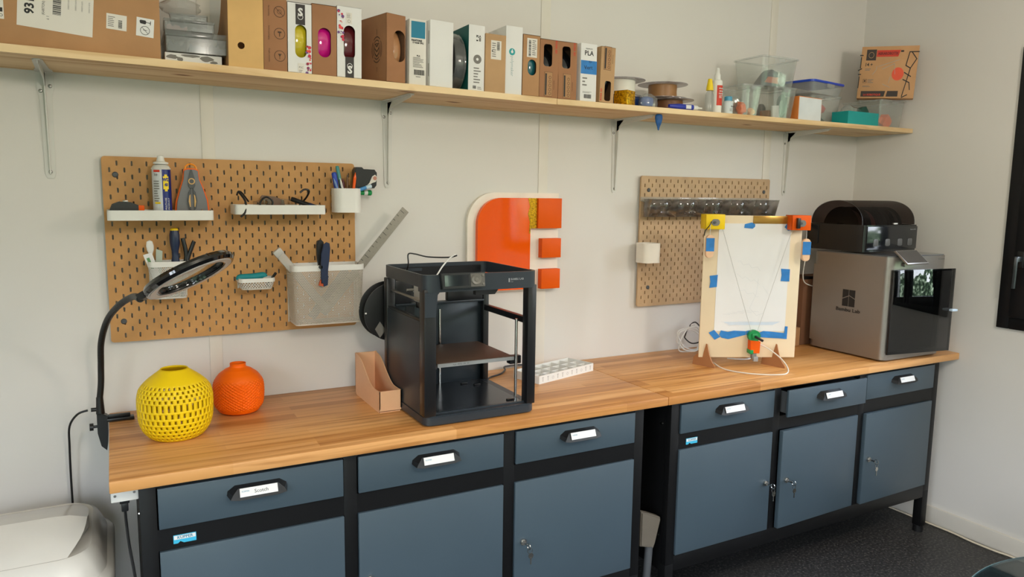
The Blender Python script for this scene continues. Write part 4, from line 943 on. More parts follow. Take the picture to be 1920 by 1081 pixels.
# ------------------------------------------------------------------ SWING LID BIN
t = thing('swing_bin', 'white plastic swing lid bin standing on the floor beside the workbench', 'bin', (-0.232, -0.34, 0))
def rloop(w, d, r, z, n=8, cy=0): return [(p[0], p[1]+cy, z) for p in rrect(-w/2, w/2, -d/2, d/2, r, n)]
def loft(mb, loops, m, caps=(True, True)):
    k = len(loops[0]); vs = sum(loops, []); fs = []
    for j in range(len(loops)-1):
        for i in range(k): i2 = (i+1) % k; fs.append((j*k+i, j*k+i2, (j+1)*k+i2, (j+1)*k+i))
    if caps[0]: fs.append(tuple(range(k-1, -1, -1)))
    if caps[1]: fs.append(tuple((len(loops)-1)*k+i for i in range(k)))
    return mb.add(vs, fs, m)
body = MB(); loft(body, [rloop(0.30, 0.36, 0.05, 0.0), rloop(0.33, 0.40, 0.08, 0.02), rloop(0.385, 0.46, 0.10, 0.50), rloop(0.40, 0.475, 0.10, 0.535), rloop(0.40, 0.475, 0.10, 0.548)], M_BIN); body.build('bin_body', t)
lid = MB()
loft(lid, [rloop(0.425, 0.50, 0.115, 0.530), rloop(0.430, 0.505, 0.118, 0.535), rloop(0.430, 0.505, 0.118, 0.556), rloop(0.420, 0.495, 0.115, 0.564), rloop(0.395, 0.47, 0.11, 0.572), rloop(0.375, 0.44, 0.10, 0.600), rloop(0.355, 0.40, 0.09, 0.622), rloop(0.330, 0.37, 0.075, 0.630), rloop(0.315, 0.355, 0.07, 0.628)], M_BIN, (True, True))
lid.build('lid_collar', t)
fl = MB(); n = 14; W2 = 0.158; loops = []
vs = []; fs = []
for i in range(n+1):
    a = PI*i/n; y = -0.178+0.356*i/n; z = 0.628+0.062*max(0, min((y+0.178)/0.125, (0.178-y)/0.231))**0.8
    for j in range(9):
        u = -1+j/4; zz = z-0.016*abs(u)**6*math.sin(a); vs.append((u*W2*(1-0.28*abs(y/0.178)**3), y, zz))
for i in range(n):
    for j in range(8): fs.append((i*9+j, i*9+j+1, (i+1)*9+j+1, (i+1)*9+j))
vs += [(-W2, 0, 0.626), (W2, 0, 0.626)]
for i in range(n): fs.append((i*9, (i+1)*9, len(vs)-2)); fs.append((i*9+8, len(vs)-1, (i+1)*9+8))
fl.add(vs, fs, M_BIN); fl.build('swing_flap', t, sharp=22)

# ------------------------------------------------------------------ peach print bin
t = thing('scoop_bin', 'peach coloured open scoop bin beside the black printer', 'bin', (0.7635, -0.240, ZT))
w, y0, y1 = 0.0355, -0.130, 0.130; th = 0.0025
side = [(y0+0.012, 0), (y1-0.01, 0), (y1, 0.012), (y1, 0.142), (y1-0.010, 0.146), (0.105, 0.142)]+[(0.105-0.205*k/14, 0.068+0.074*(0.5+0.5*math.cos(PI*min(1, k/14*1.15)))) for k in range(1, 15)]+[(y0, 0.070), (y0, 0.012)]
mb = MB(); mb.prism(side, 'x', -w, -w+th, M_PEACH).prism(side, 'x', w-th, w, M_PEACH)
mb.box(-w, w, y0, y0+th, 0.006, 0.070, M_PEACH).box(-w, w, y1-th, y1, 0.006, 0.143, M_PEACH).box(-w+th, w-th, y0+0.004, y1-0.004, 0, th, M_PEACH)
mb.build('bin_body', t)

# ------------------------------------------------------------------ white grid tray
t = thing('letter_tray', 'white rectangular tray with small compartments on the worktop beside the black printer', 'tray', (1.4935, -0.1675, ZT), (0, 0, math.radians(16.9)))
mb = MB(); w, d, h = 0.158, 0.0665, 0.030
open_tray(mb, -w, w, -d, d, 0, h, M_WHITE, 0.003, 0.003)
for i in range(1, 6): mb.box(-w+i*2*w/6-0.0012, -w+i*2*w/6+0.0012, -d+0.003, d-0.003, 0.003, h-0.003, M_WHITE)
for y in (-0.022, 0.022): mb.box(-w+0.003, w-0.003, y-0.0012, y+0.0012, 0.003, h-0.006, M_WHITE)
rl = mb
for i in range(11):
    x = -0.138+i*0.0275
    if i % 3 == 2: rl.ring(x, 0.015, -d-0.0006, 0.0055, mat('shallow_grey', (186, 182, 176), 0.6), 0.0016)
    else: rl.box(x-0.0012, x+0.0012, -d-0.0008, -d+0.001, 0.007, 0.023, mat('shallow_grey', (186, 182, 176), 0.6)).box(x-0.004, x+0.004, -d-0.0008, -d+0.001, 0.021, 0.0235, MATS['shallow_grey'])
rl.build('tray_body', t)

# ================================================================== OPEN BLACK PRINTER
t = thing('open_frame_printer', 'open-frame dark grey 3D printer standing at the front of the worktop', '3D printer', (0.9875, -0.3875, ZT))
W2, D2, H2 = 0.1875, 0.1825, 0.452
mb = MB(); mb.prism(rrect(-W2, W2, -D2, D2, 0.028), 'z', 0.004, 0.032, M_PRN, bev=0.003)
mb.box(-W2+0.03, W2-0.03, -D2+0.035, D2-0.02, 0.032, 0.0335, mat('base_plate', (46, 50, 56), 0.22, 0.4))
mb.prism([(-W2+0.012, 0.032), (-W2+0.012, 0.036), (W2-0.012, 0.036), (W2-0.012, 0.032)], 'y', -D2+0.022, -D2+0.030, M_PRN)
for (x, y) in ((W2-0.06, -D2+0.06), (W2-0.075, 0.09), (W2-0.11, 0.12)): mb.box(x-0.012, x+0.012, y-0.005, y+0.005, 0.0335, 0.038, M_PRB, 0.001)
mb.build('base', t)
for (a, b_, c, d, nm) in ((-W2, -W2+0.038, -D2+0.004, -D2+0.045, 'front'), (W2-0.030, W2, -D2+0.004, -D2+0.040, 'front'), (-W2, -W2+0.03, D2-0.03, D2, 'rear'), (W2-0.022, W2, D2-0.03, D2, 'rear')):
    MB().box(a, b_, c, d, 0.030, 0.410, M_PRB, 0.003).build('post', t)
# rounded top frame, front fascia
n = 6; r = 0.028
outer = rrect(-W2, W2, -D2, D2, r, n); inner = rrect(-W2+0.006, W2-0.006, -D2+0.014, D2-0.005, r-0.008, n)
def ringwall(mb, outer, inner, z0, z1, m):
    k = len(outer); vs = [(p[0], p[1], z0) for p in outer]+[(p[0], p[1], z1) for p in outer]+[(p[0], p[1], z1) for p in inner]+[(p[0], p[1], z0) for p in inner]; fs = []
    for j in range(4):
        for i in range(k): i2 = (i+1) % k; fs.append((j*k+i, j*k+i2, ((j+1) % 4)*k+i2, ((j+1) % 4)*k+i))
    return mb.add(vs, fs, m)
mb = MB(); ringwall(mb, outer, inner, 0.414, H2, M_PRN); mb.build('top_frame', t)
fa = MB(); fo = [(-W2-0.0012, -D2+0.05), (-W2-0.0012, -D2+r)]+[(-W2-0.0012+r+r*math.cos(a), -D2-0.0012+r+r*math.sin(a)) for a in [PI+PI/2*k/6 for k in range(1, 7)]]+[(W2+0.0012-r+r*math.cos(a), -D2-0.0012+r+r*math.sin(a)) for a in [1.5*PI+PI/2*k/6 for k in range(0, 6)]]+[(W2+0.0012, -D2+r), (W2+0.0012, -D2+0.05)]
k = len(fo); vs = [(p[0], p[1], 0.402) for p in fo]+[(p[0], p[1], H2+0.001) for p in fo]
fi = [(p[0]*0.985, p[1]+0.010 if p[1] < -D2+0.03 else p[1]) for p in fo]
vs += [(p[0], p[1], H2+0.001) for p in fi]+[(p[0], p[1], 0.402) for p in fi]; fs = []
for j in range(4):
    for i in range(k-1): fs.append((j*k+i, j*k+i+1, ((j+1) % 4)*k+i+1, ((j+1) % 4)*k+i))
fs += [(0, k, 2*k, 3*k), (k-1, 4*k-1, 3*k-1, 2*k-1)]
fa.add(vs, fs, M_PRN)
fa.prism([(-W2, 0.402), (-W2, 0.33), (-W2+0.034, 0.33), (-W2+0.040, 0.395), (-W2+0.046, 0.402)], 'y', -D2-0.001, -D2+0.004, M_PRN)
fa.prism([(-0.02, 0.402), (0.055, 0.402), (0.055, 0.398), (0.045, 0.386), (-0.02, 0.386)], 'y', -D2+0.012, -D2+0.03, M_PRB)
fo_ = fa.build('front_fascia', t)
lg = MB(); yy = -D2-0.0018
lg.rect(0.084, 0.0885, 0.422, 0.434, yy+0.0004, mat('print_grey', (150, 152, 154), 0.5)).text('BAMBU LAB', 0.0915, 0.4305, yy-0.0004, 0.0085, MATS['print_grey'], align='LEFT', bold=0.0002); lg.text('P1P', 0.0915, 0.4225, yy-0.0004, 0.0055, MATS['print_grey'], align='LEFT')
lg.build('printed_logo', fo_)
ds = MB(); MS = shift(-0.081, -D2-0.002, 0.4355) @ rotm(-8, 'X') @ Matrix.Diagonal((1.12, 1, 1.05, 1))
ds.prism([(-0.052, -0.023), (0.068, -0.023), (0.072, 0.020), (-0.056, 0.020)], 'y', -0.014, 0.006, mat('display_frame', (26, 28, 30), 0.35), MS, 0.0015)
d_ = ds.build('display', t)
MB().box(-0.046, 0.022, -0.0152, -0.0142, -0.016, 0.014, mat('display_glass', (34, 38, 42), 0.08, coat=0.4), M=MS).build('screen', d_)
kp = MB(); kp.box(0.028, 0.069, -0.0150, -0.0142, -0.020, 0.017, mat('keypad_grey', (92, 88, 82), 0.4), M=MS); kp.build('keypad', d_)
kn = MB(); kn.lathe([(0, -0.019), (0.005, -0.0185), (0.006, -0.0165), (0.013, -0.0185), (0.0145, -0.017), (0.0145, -0.0145), (0, -0.0145)], mat('wheel_grey', (112, 108, 100), 0.3), (0.044, 0, -0.001), 26, 'y', M=MS); kn.build('dial', d_)
for z in (0.0105, -0.0135): MB().lathe([(0, -0.0175), (0.003, -0.017), (0.0035, -0.015)], MATS['wheel_grey'], (0.0635, 0, z), 14, 'y', M=MS).build('button', d_)
# panels
MB().box(-W2+0.002, -W2+0.005, -D2+0.045, D2-0.03, 0.030, 0.312, M_PRN, 0.0008).build('left_panel', t)
mb = MB(); mb.box(-W2+0.03, W2-0.022, D2-0.010, D2-0.004, 0.030, 0.315, mat('inner_panel', (44, 52, 58), 0.30, 0.3), 0.001); mb.box(-0.115, -0.085, D2-0.0125, D2-0.0102, 0.032, 0.310, M_PRB)
mb.build('rear_panel', t)
mb = MB(); mb.box(-W2+0.03, W2-0.022, D2-0.035, D2-0.004, 0.3155, 0.322, M_PRN, 0.001).box(0.03, W2-0.025, D2-0.03, D2-0.006, 0.322, 0.36, M_PRB, 0.002).box(-W2+0.03, -0.10, D2-0.03, D2-0.006, 0.322, 0.40, M_PRB, 0.002); mb.build('rear_housing', t)
vs = []; fs = []; holed(vs, fs, -W2+0.03, W2-0.022, 0.36, 0.440, ([( -0.085, 0.4365), (-0.113, 0.4365), (-0.1165, 0.4345), (-0.1165, 0.4285), (-0.113, 0.4265), (-0.085, 0.4265), (-0.057, 0.4265), (-0.0535, 0.4285), (-0.0535, 0.4345), (-0.057, 0.4365)], 5), lambda x, z: (x, D2-0.006, z))
sheet_obj('rear_rail', vs, fs, M_PRB, 0.003, t)
MB().box(-W2+0.004, -W2+0.016, -D2+0.04, D2-0.03, 0.300, 0.318, M_PRB, 0.001).build('side_rail', t)
MB().box(W2-0.020, W2-0.003, -D2+0.035, D2-0.02, 0.282, 0.302, M_PRB, 0.001).build('side_rail', t)
MB().cyl((-W2+0.020, -D2+0.03, 0.368), 0.0045, 2*D2-0.05, M_STEEL, 'y', 12).build('linear_rod', t); MB().cyl((W2-0.012, -D2+0.03, 0.400), 0.0045, 2*D2-0.05, M_DGREY, 'y', 12).build('linear_rod', t)
MB().cyl((-W2+0.02, 0.02, 0.385), 0.0045, 2*W2-0.04, M_STEEL, 'x', 12).build('cross_rod', t)
th_ = MB(); th_.prism([(-0.145, 0.352), (-0.103, 0.352), (-0.103, 0.404), (-0.112, 0.404), (-0.114, 0.388), (-0.124, 0.378), (-0.134, 0.386), (-0.137, 0.404), (-0.145, 0.404)], 'y', -0.030, 0.018, mat('toolhead_grey', (176, 172, 164), 0.45), bev=0.001)
th_.box(-0.14, -0.108, -0.025, 0.015, 0.330, 0.352, M_PRB, 0.002).cyl((-0.124, -0.005, 0.322), 0.004, 0.010, M_STEEL, seg=10)
th_.build('toolhead', t)
for (x, y, m) in ((-W2+0.030, -D2+0.050, M_CHROME), (W2-0.040, -D2+0.060, M_CHROME), (0.0, D2-0.028, M_CHROME)): MB().cyl((x, y, 0.034), 0.0048, 0.262, m, seg=14).build('lead_screw', t)
bed = MB(); M_BED = mat('bed_sheet', (74, 54, 42), 0.5, 0.1, bump=0.3, bscale=400)
bed.box(-0.1275, 0.1335, -0.1325, 0.122, 0.170, 0.176, M_SILV, 0.001); bed.box(-0.129, 0.132, -0.131, 0.128, 0.1765, 0.1785, M_BED, 0.0005)
bo = bed.build('print_bed', t)
lp = MB(); lp.box(-0.1275, 0.1335, -0.1355, -0.1325, 0.166, 0.177, mat('bed_front_lip', (150, 152, 152), 0.4, 0.3)); lp.text('PLA   PETG   PA   PC', -0.05, 0.1715, -0.1360, 0.0062, M_DGREY)
lp.build('front_lip', bo)
ar = MB(); ar.box(-W2+0.012, -0.125, -0.120, -0.108, 0.158, 0.170, M_SILV, 0.001).box(0.125, W2-0.022, -0.125, -0.100, 0.150, 0.176, M_PRB, 0.002).box(-0.04, 0.04, 0.120, D2-0.014, 0.155, 0.170, M_PRB, 0.002).box(-0.03, 0.03, -0.10, 0.12, 0.160, 0.170, M_PRB); ar.build('bed_arm', t)
wr = MB(); wr.tube([(-0.118, D2-0.02, 0.42), (-0.119, 0.135, 0.455), (-0.118, 0.1375, 0.487), (-0.098, 0.13, 0.488), (-0.06, 0.11, 0.479), (-0.01, 0.06, 0.480), (0.008, 0.03, 0.488)], 0.0024, M_BLACKP, 8, 6)
wr.build('cable_bundle', t)
wt = MB(); wt.tube([(-0.124, -0.01, 0.405), (-0.090, -0.02, 0.425), (-0.055, 0.0, 0.458), (-0.015, 0.03, 0.482), (0.012, 0.05, 0.488)], 0.0024, mat('ptfe_white', (226, 226, 222), 0.3), 8, 6); wt.build('feed_tube', t)

def spool(name, label, loc, rot, R, width, core, m_fl, m_fil, fil_r, group=None):
    """filament spool, axis along local z, base flange at z=0"""
    t = thing(name, label, 'filament spool', loc, rot, group)
    a = MB()
    for z0 in (0, width-0.003): a.lathe([(core, z0), (R-0.002, z0), (R, z0+0.0006), (R, z0+0.0024), (R-0.002, z0+0.003), (core, z0+0.003), (core, z0)], m_fl, seg=48)
    a.build('flange', t)
    MB().lathe([(core-0.002, 0), (core, 0), (core, width), (core-0.002, width), (core-0.002, 0)], m_fl, seg=32).build('hub', t)
    if m_fil: MB().lathe([(core+0.0006, 0.0035), (fil_r, 0.0035), (fil_r+0.0008, width*0.3), (fil_r, width*0.5), (fil_r+0.0008, width*0.8), (fil_r, width-0.0035), (core+0.0006, width-0.0035)], m_fil, seg=44).build('filament', t)
    return t
s_ = spool('filament_spool', 'black filament spool hanging behind the open printer', (0.8375, -0.1205, 1.128), (PI/2, 0, 0), 0.0985, 0.062, 0.028, M_BLACKP, M_INK, 0.075)
st = MB(); st.rect(-0.096, -0.090, -0.002, 0.003, 0.0, M_PAPER, M=shift(0, 0, 0.0628) @ rotm(-90, 'X'))
st.prism([(-0.062, -0.055), (-0.045, -0.03), (-0.025, -0.06), (-0.045, -0.085)], 'y', -0.0006, 0, M_INKG, shift(0, 0, 0.0628) @ rotm(-90, 'X')); st.build('sticker', s_)
t = thing('power_cable', 'black cable lying on the worktop behind the open printer', 'cable', (0, 0, ZT))
MB().tube([(1.19, -0.17, 0.0038), (1.24, -0.12, 0.0038), (1.30, -0.09, 0.004), (1.34, -0.05, 0.006), (1.355, -0.022, 0.012), (1.42, -0.018, 0.012), (1.47, -0.018, 0.006)], 0.0035, M_BLACKP, 8, 6).build('cord', t)

# ================================================================== SILVER ENCLOSED PRINTER
t = thing('enclosed_printer', 'large silver enclosed 3D printer with tinted door ajar near the right wall', '3D printer', (3.0545, -0.4025, ZT))
W2, D2, H2 = 0.1965, 0.1945, 0.452
mb = MB(); r = 0.032
mb.prism(rrect(-W2, W2, -D2, D2, r), 'z', 0.008, 0.038, M_SILV)
# open-front shell: plan outline of a C
zA, zB = 0.038, 0.388
o_ = [(-W2+0.030, -D2)]+[(-W2+r+r*math.cos(a), -D2+r+r*math.sin(a)) for a in [1.5*PI-PI/2*k/8 for k in range(9)]]
L_ = [(-W2+0.034, -D2), (-W2+r, -D2)]+[(-W2+r-r*math.sin(a), -D2+r-r*math.cos(a)) for a in [PI/2*k/8 for k in range(1, 9)]]+[(-W2, D2-0.01), (-W2+0.01, D2), (-W2+0.015, D2-0.010), (-W2+0.015, -D2+0.03), (-W2+0.034, -D2+0.02)]
mb.prism(L_, 'z', zA, zB, M_SILV)
mb.prism([(-p[0], p[1]) for p in L_], 'z', zA, zB, M_SILV)
mb.box(-W2+0.012, W2-0.012, D2-0.01, D2, zA, zB, M_SILV)
mb.prism(rrect(-W2, W2, -D2, D2, r), 'z', zB, H2-0.006, M_SILV)
mb.build('case', t)
MB().prism(rrect(-W2+0.004, W2-0.004, -D2+0.004, D2-0.004, r-0.006), 'z', H2-0.0058, H2-0.001, mat('top_glass', (88, 88, 90), 0.12, coat=0.4)).build('top_lid', t)
mb = MB(); ringwall(mb, rrect(-W2+0.034, W2-0.034, -D2+0.021, D2-0.012, 0.004), rrect(-W2+0.037, W2-0.037, -D2+0.024, D2-0.015, 0.003), zA, zB, M_DARKIN)
mb.box(-W2+0.034, W2-0.034, -D2+0.005, D2-0.012, zA, zA+0.002, M_DARKIN); mb.build('inner_liner', t)
ib = MB(); ib.box(-0.13, 0.13, -0.12, 0.14, 0.10, 0.106, M_DGREY, 0.001); ib.box(-0.13, 0.13, -0.126, -0.12, 0.094, 0.108, mat('bed_front_lip', (150, 152, 152), 0.4, 0.3)); ib.build('print_bed', t)
for x in (-W2+0.05, W2-0.05): MB().cyl((x, -D2+0.05, zA+0.003), 0.005, zB-zA-0.01, M_STEEL, seg=12).build('lead_screw', t)
for x, y in ((-0.15, -0.15), (0.15, -0.15), (-0.15, 0.15), (0.15, 0.15)): MB().cyl((x, y, 0), 0.014, 0.009, M_BLACKP, seg=16).build('foot', t)
MD = shift(-W2+0.012, -D2-0.003, 0) @ rotm(-8.5, 'Z')
dr = MB(); dr.box(0.0, 0.352, -0.005, 0, 0.034, 0.394, M_DOORG, 0.0008, MD); do = dr.build('door', t)
bz = MB(); bz.box(0.0, 0.352, -0.0003, 0.0006, 0.034, 0.046, M_PRB, M=MD).box(0.0, 0.010, -0.0003, 0.0006, 0.046, 0.384, M_PRB, M=MD).box(0.344, 0.352, -0.0003, 0.0006, 0.046, 0.384, M_PRB, M=MD).box(0.0, 0.352, -0.0003, 0.0006, 0.386, 0.394, M_PRB, M=MD); bz.build('door_border', do)
MB().box(0.330, 0.362, -0.024, -0.0055, 0.209, 0.219, mat('pale_blue_handle', (188, 206, 220), 0.3), 0.003, MD).build('door_handle', do)
sc_ = MB(); MS = shift(-W2+0.105, -D2-0.018, 0.4425) @ rotm(-50, 'X') @ rotm(0, 'Z')
sc_.box(-0.072, 0.072, -0.008, 0, -0.040, 0.040, M_SILV, 0.002, MS); so = sc_.build('display', t)
MB().box(-0.066, 0.066, -0.0088, -0.0081, -0.034, 0.036, mat('screen_dark', (58, 54, 52), 0.12), M=MS).build('screen', so)
MB().cyl((-0.050, -0.030, 0.402), 0.009, 0.03, M_SILV, 'y', 16, M=shift(-0.06, -D2+0.02, 0.012)).build('display_hinge', t)
ML = shift(-W2-0.0006, 0, 0) @ rotm(-90, 'Z')          # left side: local x runs towards the front
lg = MB(); A = -0.020; cx = 0.008; cz = 0.251
# mark: two-column block with slanted gaps ; text under it.  local x = -(y) after rotation
def P(ax, az): return (cx+ax, cz+az)
for pts in ([(-0.031, -0.001), (-0.0015, 0.012), (-0.0015, 0.038), (-0.031, 0.038)], [(-0.031, -0.005), (-0.0015, 0.008), (-0.0015, -0.036), (-0.031, -0.036)],
            [(0.0015, 0.015), (0.031, 0.002), (0.031, 0.038), (0.0015, 0.038)], [(0.0015, 0.011), (0.031, -0.002), (0.031, -0.036), (0.0015, -0.036)]):
    lg.prism([P(*p) for p in pts], 'y', -0.0006, 0.0004, M_INK, ML)
lg.text('Bambu Lab', cx, cz-0.052, -0.0008, 0.0225, M_INK, M=ML, bold=0.0003, sx=1.22)
lg.build('side_logo', t)
tx = MB(); tx.text('X1-Carbon', 0.150, 0.431, -D2-0.0008, 0.010, M_DGREY)
tx.build('model_lettering', t)

# multi-spool unit on top
t = thing('multi_spool_unit', 'smoked multi-spool feeder box with domed lid on top of the silver printer', 'feeder', (3.045, -0.315, ZT+0.4515))
W2, D2 = 0.182, 0.148
mb = MB(); open_tray(mb, -W2, W2, -D2, D2, 0.006, 0.122, mat('feeder_black', (26, 27, 29), 0.18), 0.004, 0.014)
mb.box(-W2-0.004, W2+0.004, D2-0.06, D2+0.006, 0.030, 0.115, MATS['feeder_black'], 0.003)
bo = mb.build('feeder_base', t)
fr = MB(); fr.box(-W2+0.012, W2-0.008, -D2-0.0035, -D2-0.0002, 0.016, 0.116, mat('feeder_front', (24, 25, 28), 0.12), 0.001)
fr.build('front_window', t)
tx = MB(); tx.text('Bambu AMS', 0.142, 0.102, -D2-0.0042, 0.008, mat('print_grey', (150, 152, 154), 0.5)); tx.build('front_lettering', t)
for x in (-0.11, -0.03, 0.055, 0.125): MB().lathe([(0.010, 0), (0.016, -0.004), (0.017, -0.028), (0.008, -0.032), (0.010, 0)], mat('feeder_funnel', (84, 82, 80), 0.4), (x, -D2-0.001+0.004*0, 0.062), 16, 'z', M=shift(0, -0.0012, 0) @ shift(x, -D2-0.003, 0) @ Matrix.Diagonal((1, 0.12, 1, 1)) @ shift(-x, D2+0.003, 0)).build('feed_funnel', t)
ld = MB(); prof = []
Rr = 0.140
for k in range(25):
    a = PI*k/24; prof.append((-0.132*math.cos(a), 0.123+0.104*math.sin(a)**0.85 if 0 < k < 24 else 0.123))
vs = [(-W2+0.003, y, z) for y, z in prof]+[(W2-0.003, y, z) for y, z in prof]; k = len(prof)
fs = [(i, i+1, k+i+1, k+i) for i in range(k-1)]+[tuple(range(k)), tuple(range(2*k-1, k-1, -1))]
ld.add(vs, fs, clear('smoke_lid', (0.30, 0.26, 0.25), 0.10, (60, 50, 46), 0.12, gloss=0.35)); lo = ld.build('domed_lid', t)
ld2 = MB()
for sx in (-1, 1):
    for i in range(24):
        p, q = prof[i], prof[i+1]; x = sx*(W2-0.003)
        ld2.add([(x-0.003, p[0], p[1]), (x+0.001, p[0], p[1]), (x+0.001, q[0], q[1]), (x-0.003, q[0], q[1])], [(0, 1, 2, 3)], M_PRB, shift(0, 0, 0.0008))
ld2.build('lid_edge', lo)
MB().box(0.03, 0.055, -0.135, -0.125, 0.124, 0.130, M_PAPER, 0.001).build('lid_latch', t)
for i, (c, nm) in enumerate((((60, 40, 36), 'dark brown'), ((110, 60, 50), 'dull red'), ((40, 40, 42), 'black'), ((96, 92, 90), 'grey'))):
    x = 3.045-0.150+i*0.083
    spool('filament_spool', '%s filament spool seen through the smoked feeder lid' % nm, (x, -0.315, ZT+0.4515+0.106), (0, PI/2, 0), 0.093, 0.052, 0.028, M_DARKIN, mat('fil_%d' % i, c, 0.45), 0.08)
tb = MB(); tb.tube([(2.880, -0.160, 1.35), (2.850, -0.185, 1.30), (2.822, -0.195, 1.235), (2.815, -0.195, 1.17), (2.835, -0.195, 1.135), (2.90, -0.196, 1.115)], 0.0024, mat('ptfe_white', (226, 226, 222), 0.3), 8, 6)
tag(tb.build('feed_tube'), 'thin white feed tube looping down behind the silver printer', 'tube')
t = thing('cardboard_box', 'dark brown cardboard box tucked behind the silver printer', 'box', (2.965, -0.095, ZT))
MB().box(-0.125, 0.17, -0.085, 0.085, 0, 0.31, mat('dim_cardboard', (112, 76, 52), 0.85, bump=0.2), 0.002).build('carton', t)
MB().prism([(-0.125, 0.31), (0.16, 0.31), (0.155, 0.325), (0.10, 0.322), (0.02, 0.330), (-0.06, 0.322), (-0.12, 0.326)], 'y', -0.085, -0.081, M_BLACKP).build('bag_edge', t)
t = thing('cardboard_box', 'low brown cardboard box in front of the dark box behind the printer', 'box', (2.810, -0.135, ZT))
MB().box(-0.022, 0.022, -0.05, 0.05, 0, 0.085, M_CARD, 0.001).build('carton', t)

# ================================================================== DRAWING BOARD PLOTTER
ANG = math.radians(-25.3)
t = thing('drawing_board', 'upright plywood drawing board with taped white paper between two motors', 'drawing robot board', (2.103, -0.300, ZT), (0, 0, ANG))
M_PLY = mat('pale_plywood', (226, 206, 172), 0.6, var=0.03, vscale=3)
MB().box(0.0, 0.400, 0.0, 0.009, 0.036, 0.614, M_PLY, 0.0008).build('board', t)

M_PENCIL = mat('pencil_grey', (206, 207, 208), 0.8)
dw = MB(); dw.box(0.058, 0.352, -0.0016, -0.0004, 0.145, 0.582, M_PAPER); yy = -0.0022
rnd = random.Random(11)
def stroke(pts, w=0.0009, m=M_PENCIL):
    for (a, b_) in zip(pts, pts[1:]):
        d = math.hypot(b_[0]-a[0], b_[1]-a[1]) or 1; nx, nz = -(b_[1]-a[1])/d*w/2, (b_[0]-a[0])/d*w/2
        dw.add([(a[0]+nx, yy, a[1]+nz), (b_[0]+nx, yy, b_[1]+nz), (b_[0]-nx, yy, b_[1]-nz), (a[0]-nx, yy, a[1]-nz)], [(0, 1, 2, 3)], m)
stroke([(0.085, 0.185), (0.11, 0.176), (0.17, 0.186), (0.25, 0.182), (0.33, 0.186)]); stroke([(0.10, 0.178), (0.12, 0.166), (0.16, 0.178), (0.20, 0.181)]); stroke([(0.11, 0.170), (0.30, 0.171)])
for k in range(5): stroke([(0.09+0.02*k, 0.215+0.004*k), (0.12+0.03*k, 0.213+0.003*k)])
for k in range(3): stroke([(0.14+0.012*i, 0.43-0.055*k-0.004*i+0.007*math.sin(i*2.1+k)) for i in range(9)])
stroke([(0.23, 0.36), (0.225, 0.30), (0.20, 0.24), (0.23, 0.21), (0.26, 0.22), (0.28, 0.29), (0.25, 0.33)])
dw.add([(0.095, yy+0.0002, 0.183), (0.33, yy+0.0002, 0.184), (0.30, yy+0.0002, 0.171), (0.12, yy+0.0002, 0.170)], [(0, 1, 2, 3)], mat('pale_blue_wash', (206, 216, 226), 0.8))
dw.build('paper_sheet', t)
def tape(pts):
    MB().prism(pts, 'y', -0.0034, -0.0024, M_BLUT).build('masking_tape', t)
tape([(0.064, 0.566), (0.080, 0.566), (0.080, 0.576), (0.064, 0.578)]); tape([(0.160, 0.565), (0.195, 0.562), (0.204, 0.570), (0.204, 0.580), (0.190, 0.587), (0.162, 0.580)])
tape([(0.325, 0.570), (0.340, 0.556), (0.352, 0.558), (0.350, 0.592), (0.338, 0.588)]); tape([(0.030, 0.322), (0.060, 0.326), (0.062, 0.375), (0.029, 0.371), (0.033, 0.347)])
tape([(0.322, 0.352), (0.358, 0.350), (0.358, 0.400), (0.321, 0.402), (0.325, 0.375)])
tape([(0.036, 0.138), (0.062, 0.109), (0.085, 0.121), (0.058, 0.150)]); tape([(0.080, 0.130), (0.090, 0.118), (0.118, 0.112), (0.150, 0.120), (0.190, 0.130), (0.190, 0.145), (0.140, 0.147), (0.115, 0.142), (0.086, 0.148)])
tape([(0.192, 0.130), (0.235, 0.118), (0.240, 0.143), (0.215, 0.150), (0.192, 0.146)]); tape([(0.242, 0.121), (0.285, 0.118), (0.330, 0.116), (0.362, 0.113), (0.363, 0.165), (0.352, 0.166), (0.350, 0.138), (0.300, 0.143), (0.262, 0.146), (0.243, 0.138)])
MB().box(0.196, 0.345, -0.004, -0.0004, 0.583, 0.6135, mat('brass_tint', (176, 134, 58), 0.25, 0.5), 0.0005).build('brass_strip', t)
for (xa, m, nm) in ((-0.012, M_YEL, 'yellow'), (0.335, M_ORANGEM, 'orange')):
    mo = MB(); w = 0.078
    mo.box(xa, xa+w, -0.046, -0.042, 0.560, 0.618, m, 0.001).box(xa, xa+0.004, -0.046, 0.016, 0.560, 0.618, m, 0.001).box(xa+0.030, xa+w, -0.042, -0.001, 0.560, 0.564, m).box(xa, xa+w, -0.042, 0.016, 0.6145, 0.6185, m, 0.001)
    ob = mo.build('motor_bracket', t); ob['label'] = nm+' motor bracket'
    k = MB(); k.prism(rrect(xa+0.024, xa+0.056, 0.574, 0.600, 0.012), 'y', -0.050, -0.046, M_GREY); k.cyl((xa+0.035, -0.050, 0.587), 0.005, -0.006, M_DGREY, 'y', 12); k.build('motor', ob)
MB().box(0.352, 0.364, -0.062, -0.046, 0.567, 0.608, M_BLACKP, 0.001).build('drive_pulley', t)
MB().tube([(0.010, -0.05, 0.59), (0.0, -0.06, 0.575), (-0.014, -0.055, 0.555), (-0.016, -0.05, 0.535)], 0.002, M_BLACKP, 6, 5).build('motor_wire', t)
